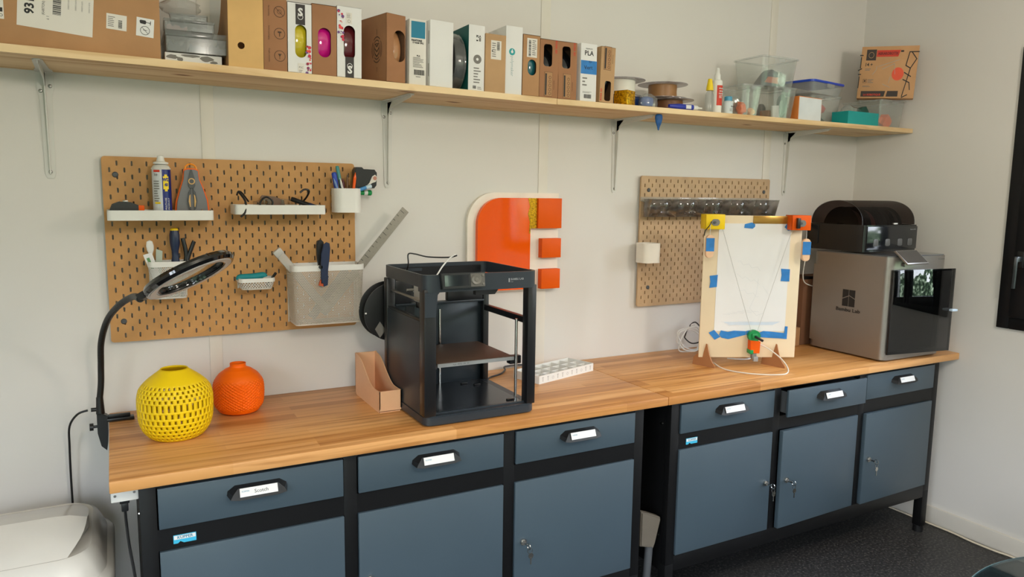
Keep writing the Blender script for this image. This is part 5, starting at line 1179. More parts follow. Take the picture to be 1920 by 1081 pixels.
for (x0_, z0_, x1_, z1_) in ((0.062, 0.565, 0.206, 0.150), (0.349, 0.575, 0.233, 0.150)):
    s = MB(); s.tube([(x0_, -0.030, z0_), ((x0_+x1_)/2, -0.022, (z0_+z1_)/2), (x1_, -0.016, z1_)], 0.0011, mat('bead_white', (205, 203, 198), 0.4), 6, 4)
    for k in range(46):
        u = (k+0.5)/46; s.lathe([(0, -0.002), (0.0018, 0), (0, 0.002)], MATS['bead_white'], (x0_+(x1_-x0_)*u, -0.030+0.014*u, z0_+(z1_-z0_)*u), 6)
    s.build('bead_chain', t)
for (x, z, dy, nm) in ((0.006, 0.520, -0.052, 'left'), (0.405, 0.508, -0.030, 'right')):
    c = MB(); c.prism(rrect(x-0.016, x+0.016, z-0.072, z+0.018, 0.0155, 6), 'y', dy-0.008, dy+0.008, mat('pale_wood_weight', (232, 190, 152), 0.5), bev=0.002); c.tube([(x, dy, z+0.016), (x, dy, z+0.065)], 0.001, MATS['bead_white'], 6, 1)
    ob = c.build('counterweight', t)
    MB().box(x-0.0165, x+0.0165, dy-0.0092, dy-0.0080, z-0.046, z+0.006, M_BLUT).build('tape_band', ob)
for i, x in enumerate((0.015, 0.305)):
    f = MB(); pts = [(-0.075, 0), (-0.069, 0.010), (-0.052, 0.040), (-0.036, 0.075), (-0.026, 0.098), (-0.018, 0.104), (-0.012, 0.100), (-0.0015, 0.10), (-0.0015, 0.036), (0.0105, 0.036), (0.0105, 0.060), (0.030, 0.050), (0.050, 0.030), (0.062, 0.0)]
    # low toe profile in front, notch for the board
    pts = [(-0.072, 0), (-0.071, 0.010), (-0.055, 0.024), (-0.040, 0.046), (-0.030, 0.072), (-0.024, 0.092), (-0.018, 0.094), (-0.007, 0.06), (-0.0006, 0.036), (0.0096, 0.036), (0.0106, 0.055), (0.030, 0.048), (0.052, 0.030), (0.058, 0.0)]
    f.prism(pts, 'x', -0.0022, 0.0022, mat('brown_mdf', (168, 112, 68), 0.6), shift(x, 0.0045, 0) @ rotm(38, 'Z') @ Matrix.Diagonal((1, 0.82, 1, 1)) @ shift(0, -0.0045, 0)); f.build('foot', t)
# gondola (hangs on the chains, moves with them: part of the plotter)
g = MB(); g.cyl((0.219, -0.0045, 0.128), 0.0245, -0.020, M_GREEN, 'y', 28); g.box(0.207, 0.231, -0.030, -0.0245, 0.118, 0.140, M_GREEN, 0.003)
go = g.build('gondola', t)
g = MB(); g.prism([(0.199, 0.060), (0.238, 0.060), (0.240, 0.108), (0.199, 0.112)], 'y', -0.038, -0.006, M_ORANGEM, bev=0.002); g.build('orange_housing', go)
g = MB(); g.box(0.210, 0.228, -0.034, -0.012, 0.036, 0.060, M_GREY, 0.002).box(0.216, 0.234, -0.036, -0.020, 0.026, 0.046, mat('light_connector', (150, 150, 150), 0.4), 0.001); g.build('connector', go)
g = MB(); g.box(0.197, 0.212, -0.0395, -0.005, 0.058, 0.074, M_GREEN, 0.001); g.build('green_clip', go)
g = MB(); g.tube([(0.219, -0.020, 0.128), (0.232, -0.075, 0.120)], 0.0052, M_BLACKP, 12, 1); g.build('pen', go)
cb = MB(); cb.tube([(0.232, -0.010, 0.098), (0.27, -0.03, 0.082), (0.31, -0.07, 0.050), (0.325, -0.11, 0.020), (0.305, -0.15, 0.005), (0.25, -0.165, 0.0035), (0.17, -0.150, 0.0035), (0.105, -0.105, 0.0035), (0.075, -0.06, 0.006), (0.062, 0.01, 0.012), (0.04, 0.05, 0.01)], 0.0026, mat('white_cord', (220, 212, 198), 0.5), 8, 6)
cb.build('white_wire', t)
tag(MB().tube([(2.300, -0.262, ZT+0.004), (2.345, -0.300, ZT+0.004), (2.39, -0.305, ZT+0.004), (2.40, -0.26, ZT+0.004)], 0.0028, M_WHITE, 8, 6).build('white_cable'), 'white cable curved on the worktop under the drawing board', 'cable')
# tangle behind the board
for i, (m, lab) in enumerate(((M_WHITE, 'white cable coiled behind the drawing board'), (M_BLACKP, 'black cable bent behind the drawing board'))):
    tc_ = MB(); rnd = random.Random(5+i); pts = []
    cx, cy, cz = 2.262, -0.075, ZT+0.055
    N = 26 if i == 0 else 9
    for k in range(N):
        a = k*(0.9 if i == 0 else 0.8)+0.5; rr = (0.075+0.02*math.sin(k*1.7)) if i == 0 else 0.055+0.02*math.sin(k*1.3)
        pts.append((cx+0.02*i+rr*math.cos(a)*1.05, cy+0.012*math.sin(k*2.1)+0.012*i, max(ZT+0.005, cz+0.02*i+rr*0.68*math.sin(a)+0.006*math.cos(k))))
    tc_.tube(pts, 0.0030, m, 8, 6)
    tag(tc_.build('white_cable' if i == 0 else 'black_cable'), lab, 'cable')

# ================================================================== FLOOR ITEMS
t = thing('flat_mop', 'flat mop with grey-beige head upside down between the two workbenches', 'mop', (1.655, -0.56, 0.0))
MB().prism([(-0.04, 0.292), (0.02, 0.272), (0.028, 0.292), (0.048, 0.372), (0.046, 0.384), (0.0, 0.405), (-0.04, 0.420)], 'y', -0.016, 0.016, mat('mop_head_beige', (98, 90, 78), 0.6), bev=0.004).build('mop_head', t)
MB().tube([(-0.006, 0, 0.0), (0.004, 0, 0.15), (0.012, 0, 0.29)], 0.014, M_DGREY, 14, 3).build('mop_pole', t)
tag(MB().tube([(3.358, -0.30, 0.006), (3.358, -0.55, 0.006), (3.360, -0.66, 0.006), (3.350, -0.76, 0.006), (3.352, -0.86, 0.006), (3.362, -0.95, 0.006), (3.36, -1.3, 0.006)], 0.0042, mat('ivory_cable', (214, 202, 178), 0.5), 8, 5).build('floor_cable'), 'ivory cable running along the baseboard of the right wall', 'cable')
t = thing('glass_table', 'round glass topped table just entering the bottom corner of the picture', 'table', (2.290, -1.952, 0))
gt_ = MB(); gt_.lathe([(0, 0.44), (0.559, 0.44), (0.562, 0.443), (0.562, 0.447), (0.559, 0.45), (0, 0.45)], clear('table_glass', (0.42, 0.50, 0.52), 0.05, (90, 110, 116), 0.02, gloss=1.6), seg=96); gt_.build('glass_top', t)
MB().lathe([(0.5622, 0.441), (0.5645, 0.443), (0.5645, 0.4475), (0.5622, 0.449)], mat('glass_edge', (150, 182, 186), 0.2), seg=96).build('glass_edge', t)
for a in range(3): MB().tube([(0.30*math.cos(a*2.094), 0.30*math.sin(a*2.094), 0), (0.22*math.cos(a*2.094), 0.22*math.sin(a*2.094), 0.44)], 0.014, M_CHROME, 12, 1).build('leg', t)

# ================================================================== THINGS ON THE WALL SHELF
YS = -0.292
def shelf_box(name, label, xa, xb, h, m, depth=0.20, y=YS, win=None, wshape='s', decor=None, rz=0, lean=0, open_top=False, dark=M_CARDIN, coil=None, coil_label=None, edge=0.0008, side=None):
    """upright filament carton: front face with a cut-out window, hollow inside"""
    w = xb-xa; xc = (xa+xb)/2; z = zs(xc)+(0.0018 if rz else 0.0008); lean = lean+(0.69 if xc < 1.39 else 0)
    t = thing(name, label, 'box', (xc, y, z), (0, math.radians(lean), math.radians(rz)))
    vs = []; fs = []; mb = MB(); a = w/2; th = 0.0015
    if win:
        cx, cz, ww, wh = win
        hole = stadium(cx, cz, ww, wh) if wshape == 's' else rrect_hole(cx, cz, ww, wh, min(ww, wh)*0.3)
        for yy in (0.0, th):
            vs = []; fs = []; holed(vs, fs, -a, a, 0, h, hole, lambda x, zz: (x, yy, zz)); mb.add(vs, fs, m if yy == 0 else dark)
        pts = hole[0]; n = len(pts)
        mb.add([(p[0], 0, p[1]) for p in pts]+[(p[0], th, p[1]) for p in pts], [(i, (i+1) % n, n+(i+1) % n, n+i) for i in range(n)], dark)
        mb.box(-a, -a+th, th, depth, 0, h, m).box(a-th, a, th, depth, 0, h, side or m).box(-a, a, depth-th, depth, 0, h, m).box(-a, a, 0, depth, 0, th, m).box(-a, a, 0, depth, h-th, h, m)
        mb.box(-a+th, -a+2*th, th, depth-th, th, h-th, dark).box(a-2*th, a-th, th, depth-th, th, h-th, dark)
    else:
        mb.box(-a, a, 0, depth, 0, h, m, edge)
    if side and not win: mb.box(a-0.0004, a+0.0004, 0.001, depth-0.001, 0.001, h-0.001, side)
    mb.build('carton', t)
    if decor:
        d = MB(); decor(d, a, h); d.build('printing', t)
    if coil:
        R = min(depth, h)*0.46; MC = Matrix.Rotation(math.radians(rz), 4, 'Z')
        off = MC @ Vector((0, 0.008+R, 0))
        c = MB(); cw = a-0.008
        c.lathe([(0.035, -cw), (R*0.93, -cw), (R, -cw*0.55), (R*1.005, 0), (R, cw*0.55), (R*0.93, cw), (0.035, cw), (0.035, -cw)], coil, seg=64, ax='x')
        o = c.build('filament_coil', None, (xc+off.x, y+off.y, z+max(h/2, R+0.004)), (0, math.radians(lean), math.radians(rz)))
        tag(o, coil_label, 'filament')
    return t
Y0 = -0.0006
def dots(d, x0, x1, z0, z1, n, seed):
    r_ = random.Random(seed)
    for i in range(n):
        c = r_.choice([(200, 40, 70), (150, 30, 60), (224, 70, 60), (110, 70, 130)]); d.disc(r_.uniform(x0, x1), r_.uniform(z0, z1), Y0-0.0001*i, r_.uniform(0.0012, 0.0048), mat('dot_%d' % c[0], c, 0.6), seg=14)

# big parcel at the left
t = thing('shipping_carton', 'very large brown shipping carton with white address labels at the left end of the shelf', 'box', (-0.195, -0.272, zs(-0.195)+0.001), (0, math.radians(0.69), 0))
MB().box(-0.36, 0.353, 0, 0.262, 0, 0.30, M_CARD, 0.001).build('carton', t)
L = MB(); ox = 0.195; oz = -1.874
def q(x): return x+ox
MLb = shift(q(-0.079), 0, 0.098) @ rotm(0, 'Y')
L.box(-0.083, 0.081, -0.0006, 0, -0.052, 0.16, M_LABEL, M=shift(q(-0.079), 0, 0.098) @ rotm(4, 'Y'))
ME = shift(q(-0.079), -0.0009, 0.098) @ rotm(4, 'Y')
L.text('931.0', -0.057, 0.010, 0, 0.0275, M_INK, rot=90, M=ME, bold=0.0009, align='CENTER'); L.text('ZUS.POOL.RC-NDD-07', -0.036, 0.055, 0, 0.0085, M_INK, rot=90, M=ME, sx=0.85); L.text('(KARTON)', -0.028, 0.0, 0, 0.0085, M_INK, rot=90, M=ME, sx=0.85); L.text('á 1', -0.018, -0.022, 0, 0.0085, M_INK, rot=90, M=ME)
L.barcode(-0.008, 0.010, -0.012, 0.028, 0, M_INK, ME, vertical=True)
for x in (0.026, 0.042, 0.056, 0.072): L.text('100007310070', x, 0.02, 0, 0.005, M_INKG, rot=90, M=ME, sx=0.9)
L.build('address_label', t)
L = MB(); ME = shift(q(0.055), 0, 0.086) @ rotm(3, 'Y'); L.box(-0.0235, 0.0235, -0.0006, 0, -0.0195, 0.0195, M_LABEL, M=ME); L.barcode(0.004, 0.013, -0.015, 0.006, -0.0009, M_INK, ME, vertical=True); L.lines(-0.020, 0.0, -0.014, 0.014, 6, -0.0009, M_INKG, ME); L.build('small_label', t)
L = MB(); ME = shift(q(0.122), 0, 0.081) @ rotm(4, 'Y'); L.box(-0.021, 0.021, -0.0006, 0, -0.024, 0.024, M_PAPER, M=ME)
L.prism([(-0.014, 0.015), (-0.012, 0.009), (0.0, 0.008), (0.002, 0.011), (0.002, 0.0155), (0.0, 0.018), (-0.012, 0.018)], 'y', -0.0012, -0.0006, M_INK, ME); L.rect(0.002, 0.012, 0.0125, 0.0138, -0.0008, M_INK, ME); L.rect(0.0115, 0.013, 0.008, 0.018, -0.0008, M_INK, ME)
L.ring(0, -0.008, -0.0010, 0.0115, M_INK, 0.0012, ME); L.box(-0.0005, 0.0005, -0.0011, -0.0008, -0.011, 0.011, M_INK, M=ME @ shift(0, 0, -0.008) @ rotm(-45, 'Y')); L.box(-0.005, 0.005, -0.0011, -0.0008, -0.0006, 0.0006, M_INK, M=ME @ shift(0, 0, -0.007)); L.build('fragile_label', t)
L = MB(); L.box(q(-0.215), q(-0.1905), -0.0006, 0, 0.062, 0.135, M_LABEL); L.rect(q(-0.2035), q(-0.193), 0.079, 0.089, -0.0007, M_INK); L.ring(q(-0.1965), 0.071, -0.0009, 0.0035, M_INK, 0.001); L.ring(q(-0.197), 0.112, -0.0009, 0.005, M_INKG, 0.001); L.build('edge_label', t)

# organizers
def organizer(name, label, xa, xb, y, z, d, h, m, divs=2, fill=None, rz=0):
    t = thing(name, label, 'organizer', ((xa+xb)/2, y, z), (0, 0, math.radians(rz))); a = (xb-xa)/2
    b_ = MB(); open_tray(b_, -a, a, 0, d, 0, h*0.72, m, 0.0015, 0.004)
    for i in range(divs): x = -a+2*a*(i+1)/(divs+1); b_.box(x-0.0008, x+0.0008, 0.002, d-0.002, 0.001, h*0.7, m)
    b_.build('compartment_base', t)
    l = MB(); l.box(-a-0.0015, a+0.0015, -0.0015, d+0.0015, h*0.72, h, m, 0.003); l.build('lid', t)
    if fill:
        for i in range(divs+1):
            x0 = -a+2*a*i/(divs+1)+0.006; x1 = -a+2*a*(i+1)/(divs+1)-0.006
            f = MB(); r_ = random.Random(i+int(xa*100)); n = 10; g_ = []
            for k in range(n+1): g_.append((x0+(x1-x0)*k/n, h*0.25+h*0.32*r_.random()))
            f.prism([(x1, 0.003), (x0, 0.003)]+g_, 'y', 0.006, d*0.7, fill[i % len(fill)]); o = f.build('small_parts', t); o['kind'] = 'stuff'
    return t
z0 = zs(0.24)+0.001
t = thing('paint_flecked_tray', 'low white carton with grey blotches under the clear organizers', 'box', (0.2425, -0.25, z0)); MB().box(-0.073, 0.073, 0, 0.16, 0, 0.0285, M_PAPER, 0.001).build('carton', t)
L = MB(); r_ = random.Random(2)
for (x, z, w, h) in ((-0.055, 0.017, 0.014, 0.006), (-0.035, 0.012, 0.008, 0.005), (-0.008, 0.023, 0.022, 0.004), (0.032, 0.018, 0.018, 0.007), (0.052, 0.010, 0.010, 0.004)):
    L.add([(x+w*math.cos(a)*(0.8+0.4*r_.random()), -0.0006, z+h*math.sin(a)*(0.8+0.4*r_.random())) for a in [2*PI*k/14 for k in range(14)]], [tuple(range(14))], M_INKG)
L.build('grey_blotches', t)
organizer('parts_organizer', 'wide clear lidded organizer with dark contents above the blotched carton', 0.172, 0.332, -0.262, z0+0.030, 0.17, 0.056, M_CLEARM, 2, [M_DGREY, mat('slate', (90, 104, 112), 0.5), M_DGREY], 0)
organizer('parts_organizer', 'narrower clear organizer with reddish contents in the middle of the stack', 0.170, 0.298, -0.255, z0+0.0875, 0.15, 0.031, M_CLEARM, 1, [mat('rosy', (150, 110, 100), 0.5), M_GREY], -3)
organizer('parts_organizer', 'small shallow clear organizer topmost of the stack by the big carton', 0.186, 0.282, -0.235, z0+0.1195, 0.12, 0.018, M_CLEARM, 2, [M_STEEL], -6)
t = thing('plastic_bag', 'crumpled clear plastic bag lying on top of the organizer stack', 'bag', (0.222, -0.16, z0+0.1385))
mb = MB(); r_ = random.Random(4); vs = []; fs = []
for j in range(7):
    for i in range(14):
        a = 2*PI*i/14; e = math.sin(PI*(j+0.3)/6.6); vs.append((0.055*e*math.cos(a)*(0.85+0.3*r_.random()), 0.05*e*math.sin(a)*(0.85+0.3*r_.random()), 0.012*j*0.8))
for j in range(6):
    for i in range(14): fs.append((j*14+i, j*14+(i+1) % 14, (j+1)*14+(i+1) % 14, (j+1)*14+i))
mb.add(vs, fs, M_CLRGLOS); mb.build('bag_film', t)

# magazine file with finger hole and curved side
t = thing('magazine_file', 'yellowish card magazine file with round finger hole right of the organizers', 'magazine file', (0.3745, YS, zs(0.374)+0.001), (0, math.radians(0.7), 0))
vs = []; fs = []; n = 20
hole = [(-0.013+0.0095*math.cos(PI/2+2*PI*k/n), 0.059+0.0095*math.sin(PI/2+2*PI*k/n)) for k in range(n)]
mb = MB()
for yy in (0, 0.003):
    vs = []; fs = []; holed(vs, fs, -0.047, 0.047, 0, 0.30, (hole, n//2), lambda x, z: (x, yy, z)); mb.add(vs, fs, M_CARD3 if yy == 0 else M_CARDIN)
mb.add([(p[0], 0, p[1]) for p in hole]+[(p[0], 0.003, p[1]) for p in hole], [(i, (i+1) % n, n+(i+1) % n, n+i) for i in range(n)], M_CARDIN)
side = [(0.001, 0), (0.24, 0), (0.24, 0.12), (0.20, 0.13), (0.15, 0.17), (0.10, 0.25), (0.07, 0.30), (0.001, 0.30)]
mb.prism(side, 'x', -0.047, -0.044, M_CARD).prism(side, 'x', 0.044, 0.047, M_CARD).box(-0.044, 0.044, 0.003, 0.24, 0, 0.003, M_CARD).box(-0.044, 0.044, 0.237, 0.24, 0, 0.12, M_CARD)
mb.build('file_body', t)

def d_icons(d, a, h):
    for i, z in enumerate((0.164, 0.104, 0.042)):
        d.ring(a-0.021, z, Y0, 0.0155, M_INK2, 0.0014)
        if i == 0: d.box(a-0.0215, a-0.0205, Y0-0.0002, Y0, z-0.0145, z+0.0145, M_INK2, M=shift(a-0.021, 0, z) @ rotm(-45, 'Y') @ shift(-a+0.021, 0, -z)); d.ring(a-0.021, z, Y0, 0.006, M_INK2, 0.001)
        if i == 1: d.rect(a-0.022, a-0.020, z-0.008, z+0.004, Y0, M_INK2); d.rect(a-0.026, a-0.016, z+0.002, z+0.006, Y0, M_INK2)
        if i == 2: d.prism([(a-0.026, z+0.006), (a-0.016, z+0.006), (a-0.021, z-0.002)], 'y', Y0, 0, M_INK2); d.rect(a-0.0215, a-0.0205, z-0.009, z, Y0, M_INK2)
        d.text(('No humidity', 'Sealed packaging', 'Fragile contents')[i], a-0.050, z, Y0, 0.0058, M_INK2, rot=-90)
M_INK2 = mat('brown_ink', (70, 48, 34), 0.7)
shelf_box('filament_box', 'brown filament carton with three round handling symbols beside the magazine file', 0.4225, 0.4875, 0.1995, M_CARDR, decor=d_icons)
def d_s1(d, a, h):
    d.rect(-0.0115, 0.0155, 0.136, h-0.004, Y0+0.0006, mat('charcoal_print', (48, 42, 40), 0.6)); d.text('S', 0.002, 0.170, Y0-0.0008, 0.030, M_PAPER, bold=0.0012); d.ring(0.002, 0.158, Y0-0.0004, 0.008, M_PAPER, 0.0014, seg=20)
    d.rect(-0.006, 0.012, 0.0, 0.028, Y0+0.0003, M_LABEL); d.text('FSC', 0.003, 0.016, Y0-0.0004, 0.008, M_INK); d.lines(-0.004, 0.010, 0.001, 0.010, 3, Y0-0.0004, M_INKG); dots(d, 0.018, a-0.003, 0.002, 0.080, 26, 5)
shelf_box('filament_box', 'white filament carton with yellow window and dark S emblem at its top', 0.4895, 0.5575, 0.197, M_PAPER, win=(0.003, 0.090, 0.033, 0.092), decor=d_s1, coil=mat('yellow_fil', (206, 186, 40), 0.12, coat=0.6), coil_label='yellow filament coil shrink wrapped inside the white S carton')
shelf_box('filament_box', 'brown filament carton with a magenta filament window', 0.5590, 0.6310, 0.2015, M_CARDR, win=(0.0, 0.094, 0.038, 0.084), coil=mat('magenta_fil', (206, 22, 130), 0.12, coat=0.6), coil_label='magenta filament coil shrink wrapped inside the plain brown carton')
def d_s2(d, a, h):
    d.rect(-0.0125, 0.0135, 0.0, 0.060, Y0+0.0006, mat('charcoal_print', (48, 42, 40), 0.6)); d.text('S', 0.001, 0.022, Y0-0.0008, 0.030, M_PAPER, bold=0.0012); d.ring(0.001, 0.034, Y0-0.0004, 0.008, M_PAPER, 0.0014, seg=20)
    d.rect(-0.010, 0.008, 0.156, 0.188, Y0+0.0004, M_LABEL); d.lines(-0.008, 0.006, 0.172, 0.186, 4, Y0-0.0002, M_INKG); d.ring(-0.001, 0.163, Y0-0.0002, 0.0045, M_INK, 0.001, seg=14); dots(d, -a+0.002, -0.018, 0.108, 0.195, 24, 9)
shelf_box('filament_box', 'white filament carton with dark red window and S emblem at its foot', 0.6330, 0.7060, 0.205, M_PAPER, win=(0.0, 0.102, 0.034, 0.098), decor=d_s2, rz=-3, coil=mat('darkred_fil', (92, 30, 34), 0.15, coat=0.5), coil_label='dark red filament coil shrink wrapped inside the white carton')
def d_leafside(d, a, h):
    # oval leaf emblem on the left side face
    Ms = shift(-a-0.0002, 0, 0) @ rotm(-90, 'Z')
    pts = lambda r, w: [(-0.055+r*0.72*math.cos(2*PI*k/28), 0.100+r*math.sin(2*PI*k/28)) for k in range(28)]
    for r in (0.040, 0.030, 0.020):
        A = pts(r, 0); B = pts(r-0.003, 0); vs = [(p[0], -0.0006, p[1]) for p in A]+[(p[0], -0.0006, p[1]) for p in B]
        d.add(vs, [(i, (i+1) % 28, 28+(i+1) % 28, 28+i) for i in range(28) if (i % 7) != 3], M_INK2, Ms)
    for z in (0.085, 0.10, 0.115): d.prism([(-0.055, z-0.008), (-0.055, z-0.004), (-0.044, z+0.006), (-0.044, z+0.002)], 'y', -0.0008, -0.0002, M_INK2, Ms); d.prism([(-0.055, z-0.008), (-0.055, z-0.004), (-0.066, z+0.006), (-0.066, z+0.002)], 'y', -0.0008, -0.0002, M_INK2, Ms)
    d.text('GREEN', -0.055, 0.152, -0.0006, 0.007, M_INK2, rot=-90, M=Ms); d.text('ECO', -0.055, 0.040, -0.0006, 0.007, M_INK2, rot=-90, M=Ms)
shelf_box('filament_box', 'brown filament carton standing askew with an oval leaf emblem on its side', 0.7820, 0.8500, 0.203, M_CARDR, win=(0.012, 0.110, 0.042, 0.094), decor=d_leafside, rz=14, depth=0.19, coil=mat('wood_fil', (178, 128, 88), 0.14, coat=0.5), coil_label='light brown filament coil inside the askew carton with leaf emblem')
def d_pan(d, a, h):
    d.rect(-a+0.006, a-0.004, 0.142, 0.192, Y0+0.0006, M_TEALB); d.text('PANTONE', -0.004, 0.134, Y0-0.0004, 0.0075, M_INK, bold=0.0004); d.text('17-4328 TPG', 0.0, 0.127, Y0-0.0004, 0.0068, M_INK, bold=0.0003)
    d.text('PLA', 0.002, 0.088, Y0-0.0004, 0.0065, M_INK, bold=0.0003); d.lines(-a+0.012, a-0.008, 0.052, 0.084, 8, Y0-0.0004, M_INKG); d.barcode(-0.012, 0.024, 0.030, 0.046, Y0-0.0004, M_INK); d.lines(-0.006, 0.014, 0.022, 0.027, 1, Y0-0.0004, M_INKG)
shelf_box('filament_box', 'narrow white filament carton with a teal colour swatch on top', 0.8590, 0.9150, 0.1985, M_LABEL, decor=d_pan)
def d_blank(d, a, h):
    Ms = shift(-a-0.0002, 0, 0) @ rotm(-90, 'Z')
    for z in (0.05, 0.15): d.box(-0.010, -0.007, -0.0006, 0, z-0.02, z+0.02, M_INKG, M=Ms)
shelf_box('filament_box', 'plain blank white filament carton right of the teal swatch one', 0.9270, 1.0085, 0.203, M_PAPER, decor=d_blank, rz=4)
# carton with open side and bag of black filament
t = shelf_box('filament_box', 'white carton with teal lining and a grey ring mark, holding bagged black filament', 1.062, 1.1195, 0.207, M_PAPER, decor=lambda d, a, h: (d.ring(0.003, 0.100, Y0, 0.0145, M_INKG, 0.010), d.text('PLA', 0.006, 0.172, Y0, 0.010, M_INK, bold=0.0004), d.rect(-0.002, 0.004, 0.157, 0.161, Y0, M_INK), d.rect(0.008, 0.014, 0.157, 0.168, Y0, M_INKG), d.lines(-0.010, 0.016, 0.022, 0.076, 6, Y0, M_INKG), d.barcode(-0.012, 0.000, 0.006, 0.016, Y0, M_INK), d.lines(0.004, 0.020, 0.004, 0.014, 2, Y0, M_INKG)))
MB().box(-0.0295, -0.0288, 0.0, 0.20, 0.001, 0.206, M_TEALD).build('teal_lining', t)
t2 = spool('filament_spool', 'bagged black filament spool standing beside the teal lined white carton', (1.013, -0.205, zs(1.03)+0.092), (0, PI/2, 0), 0.090, 0.042, 0.028, M_INK, M_BLACKP, 0.08)
bg_ = MB(); r_ = random.Random(8); vs = []; fs = []
for j in range(9):
    for i in range(20):
        a = 2*PI*i/20; rr = 0.0945+0.003*r_.random(); xx = -0.003+0.047*j/8; e = 1 if 0 < j < 8 else 0.55
        vs.append((xx, rr*e*math.cos(a), rr*e*math.sin(a)))
for j in range(8):
    for i in range(20): fs.append((j*20+i, j*20+(i+1) % 20, (j+1)*20+(i+1) % 20, (j+1)*20+i))
bg_.add(vs, fs, M_CLRGLOS)
bo = bg_.build('plastic_wrap', t2); bo.rotation_euler = (0, -PI/2, 0)
shelf_box('filament_box', 'shorter plain brown carton with a white barcode label before the teal-side one', 1.1215, 1.1965, 0.186, M_CARD2, y=YS-0.003, decor=lambda d, a, h: (d.rect(-0.018, 0.020, 0.106, 0.166, Y0+0.0006, M_LABEL), d.barcode(0.004, 0.014, 0.135, 0.162, Y0-0.0004, M_INK, None, True), d.lines(-0.014, 0.002, 0.112, 0.160, 7, Y0-0.0004, M_INKG), d.disc(-0.013, 0.132, Y0-0.0004, 0.0022, M_INK)))
shelf_box('filament_box', 'white filament carton with a teal round logo and vertical lettering', 1.1985, 1.2615, 0.221, M_PAPER, y=YS+0.001, decor=lambda d, a, h: (d.disc(-0.008, 0.138, Y0, 0.0115, mat('logo_teal', (0, 150, 150), 0.5)), d.disc(-0.008, 0.138, Y0-0.0003, 0.0045, M_PAPER), d.rect(-0.0095, -0.0065, 0.138, 0.146, Y0-0.0003, M_PAPER), d.text('polymaker', -0.007, 0.092, Y0, 0.0155, mat('logo_grey', (150, 170, 170), 0.5), rot=-90)))
def d_small(d, a, h):
    d.rect(-0.018, 0.021, 0.128, 0.190, Y0+0.0006, M_LABEL); d.barcode(-0.012, -0.003, 0.132, 0.186, Y0-0.0004, M_INK, None, True); d.lines(0.002, 0.018, 0.134, 0.186, 8, Y0-0.0004, M_INKG)
shelf_box('filament_box', 'brown carton with an oval window and white barcode label over it', 1.2640, 1.3290, 0.2015, M_CARD, win=(0.003, 0.095, 0.033, 0.052), decor=d_small, coil=mat('petrol_fil', (30, 92, 100), 0.12, coat=0.6), coil_label='petrol green filament coil inside the oval window carton')
def d_strip(d, a, h, flip=1):
    zc = 0.045 if flip > 0 else 0.155
    d.rect(-0.018, 0.014, zc-0.040, zc+0.042, Y0+0.0006, M_INK2, t=0.0002); d.rect(-0.0170, 0.0130, zc-0.039, zc+0.041, Y0+0.0003, M_CARD); d.rect(-0.015, -0.009, zc-0.036, zc+0.036, Y0-0.0003, M_INK)
    for k in range(5): d.ring(0.004, zc-0.030+k*0.0135, Y0-0.0005, 0.0052, M_INK2, 0.0013, seg=16)
    d.text('PREMIUM PLA', 0.020, zc+0.0, Y0-0.0003, 0.0052, M_INK2, rot=90 if flip < 0 else -90)
    d.text('ROSA 3D', (0.026 if flip > 0 else -0.024), 0.172 if flip > 0 else 0.028, Y0-0.0003, 0.0105, M_RED, rot=-90 if flip > 0 else 90, bold=0.0003)
for xa, xb, lab, cl_ in ((1.3305, 1.4045, 'brown carton with black filament window and red lettering, beside the oval window one', 'glossy black filament coil in the carton beside the oval window one'), (1.4065, 1.4815, 'brown carton with black filament window and red lettering, beside the PLA carton', 'glossy black filament coil in the carton beside the PLA one')):
    shelf_box('filament_box', lab, xa, xb, 0.195, M_CARDR, win=(-0.006, 0.142, 0.034, 0.074), wshape='r', decor=d_strip, coil=mat('black_fil', (20, 20, 22), 0.12, coat=0.6), coil_label=cl_)
def d_pla(d, a, h):
    d.text('PREMIUM', 0, 0.180, Y0, 0.007, M_INK); d.text('PLA', 0.0, 0.165, Y0, 0.023, M_INK, bold=0.0004); d.rect(-a+0.001, a, 0.094, 0.140, Y0+0.0006, M_BLUT); d.text('PLA', 0.006, 0.136, Y0-0.0006, 0.008, M_INK, rot=5); d.text('Vert', -0.002, 0.116, Y0-0.0006, 0.020, M_INK, rot=3)
    d.lines(-a+0.008, -0.006, 0.050, 0.085, 3, Y0, M_INKG); d.lines(-a+0.010, a-0.008, 0.028, 0.034, 2, Y0, M_INKG); d.barcode(-0.018, 0.014, 0.010, 0.024, Y0, M_INK)
shelf_box('filament_box', 'white PLA filament carton with a strip of blue handwritten tape', 1.4980, 1.5660, 0.1985, M_PAPER, decor=d_pla)
shelf_box('filament_box', 'brown carton last in the row, its black window near the bottom', 1.5800, 1.6420, 0.1955, M_CARD2, win=(0.004, 0.042, 0.027, 0.070), wshape='r', decor=lambda d, a, h: d_strip(d, a, h, -1), lean=1.5, coil=mat('black_fil', (20, 20, 22), 0.12, coat=0.6), coil_label='glossy black filament coil in the last brown carton of the row')

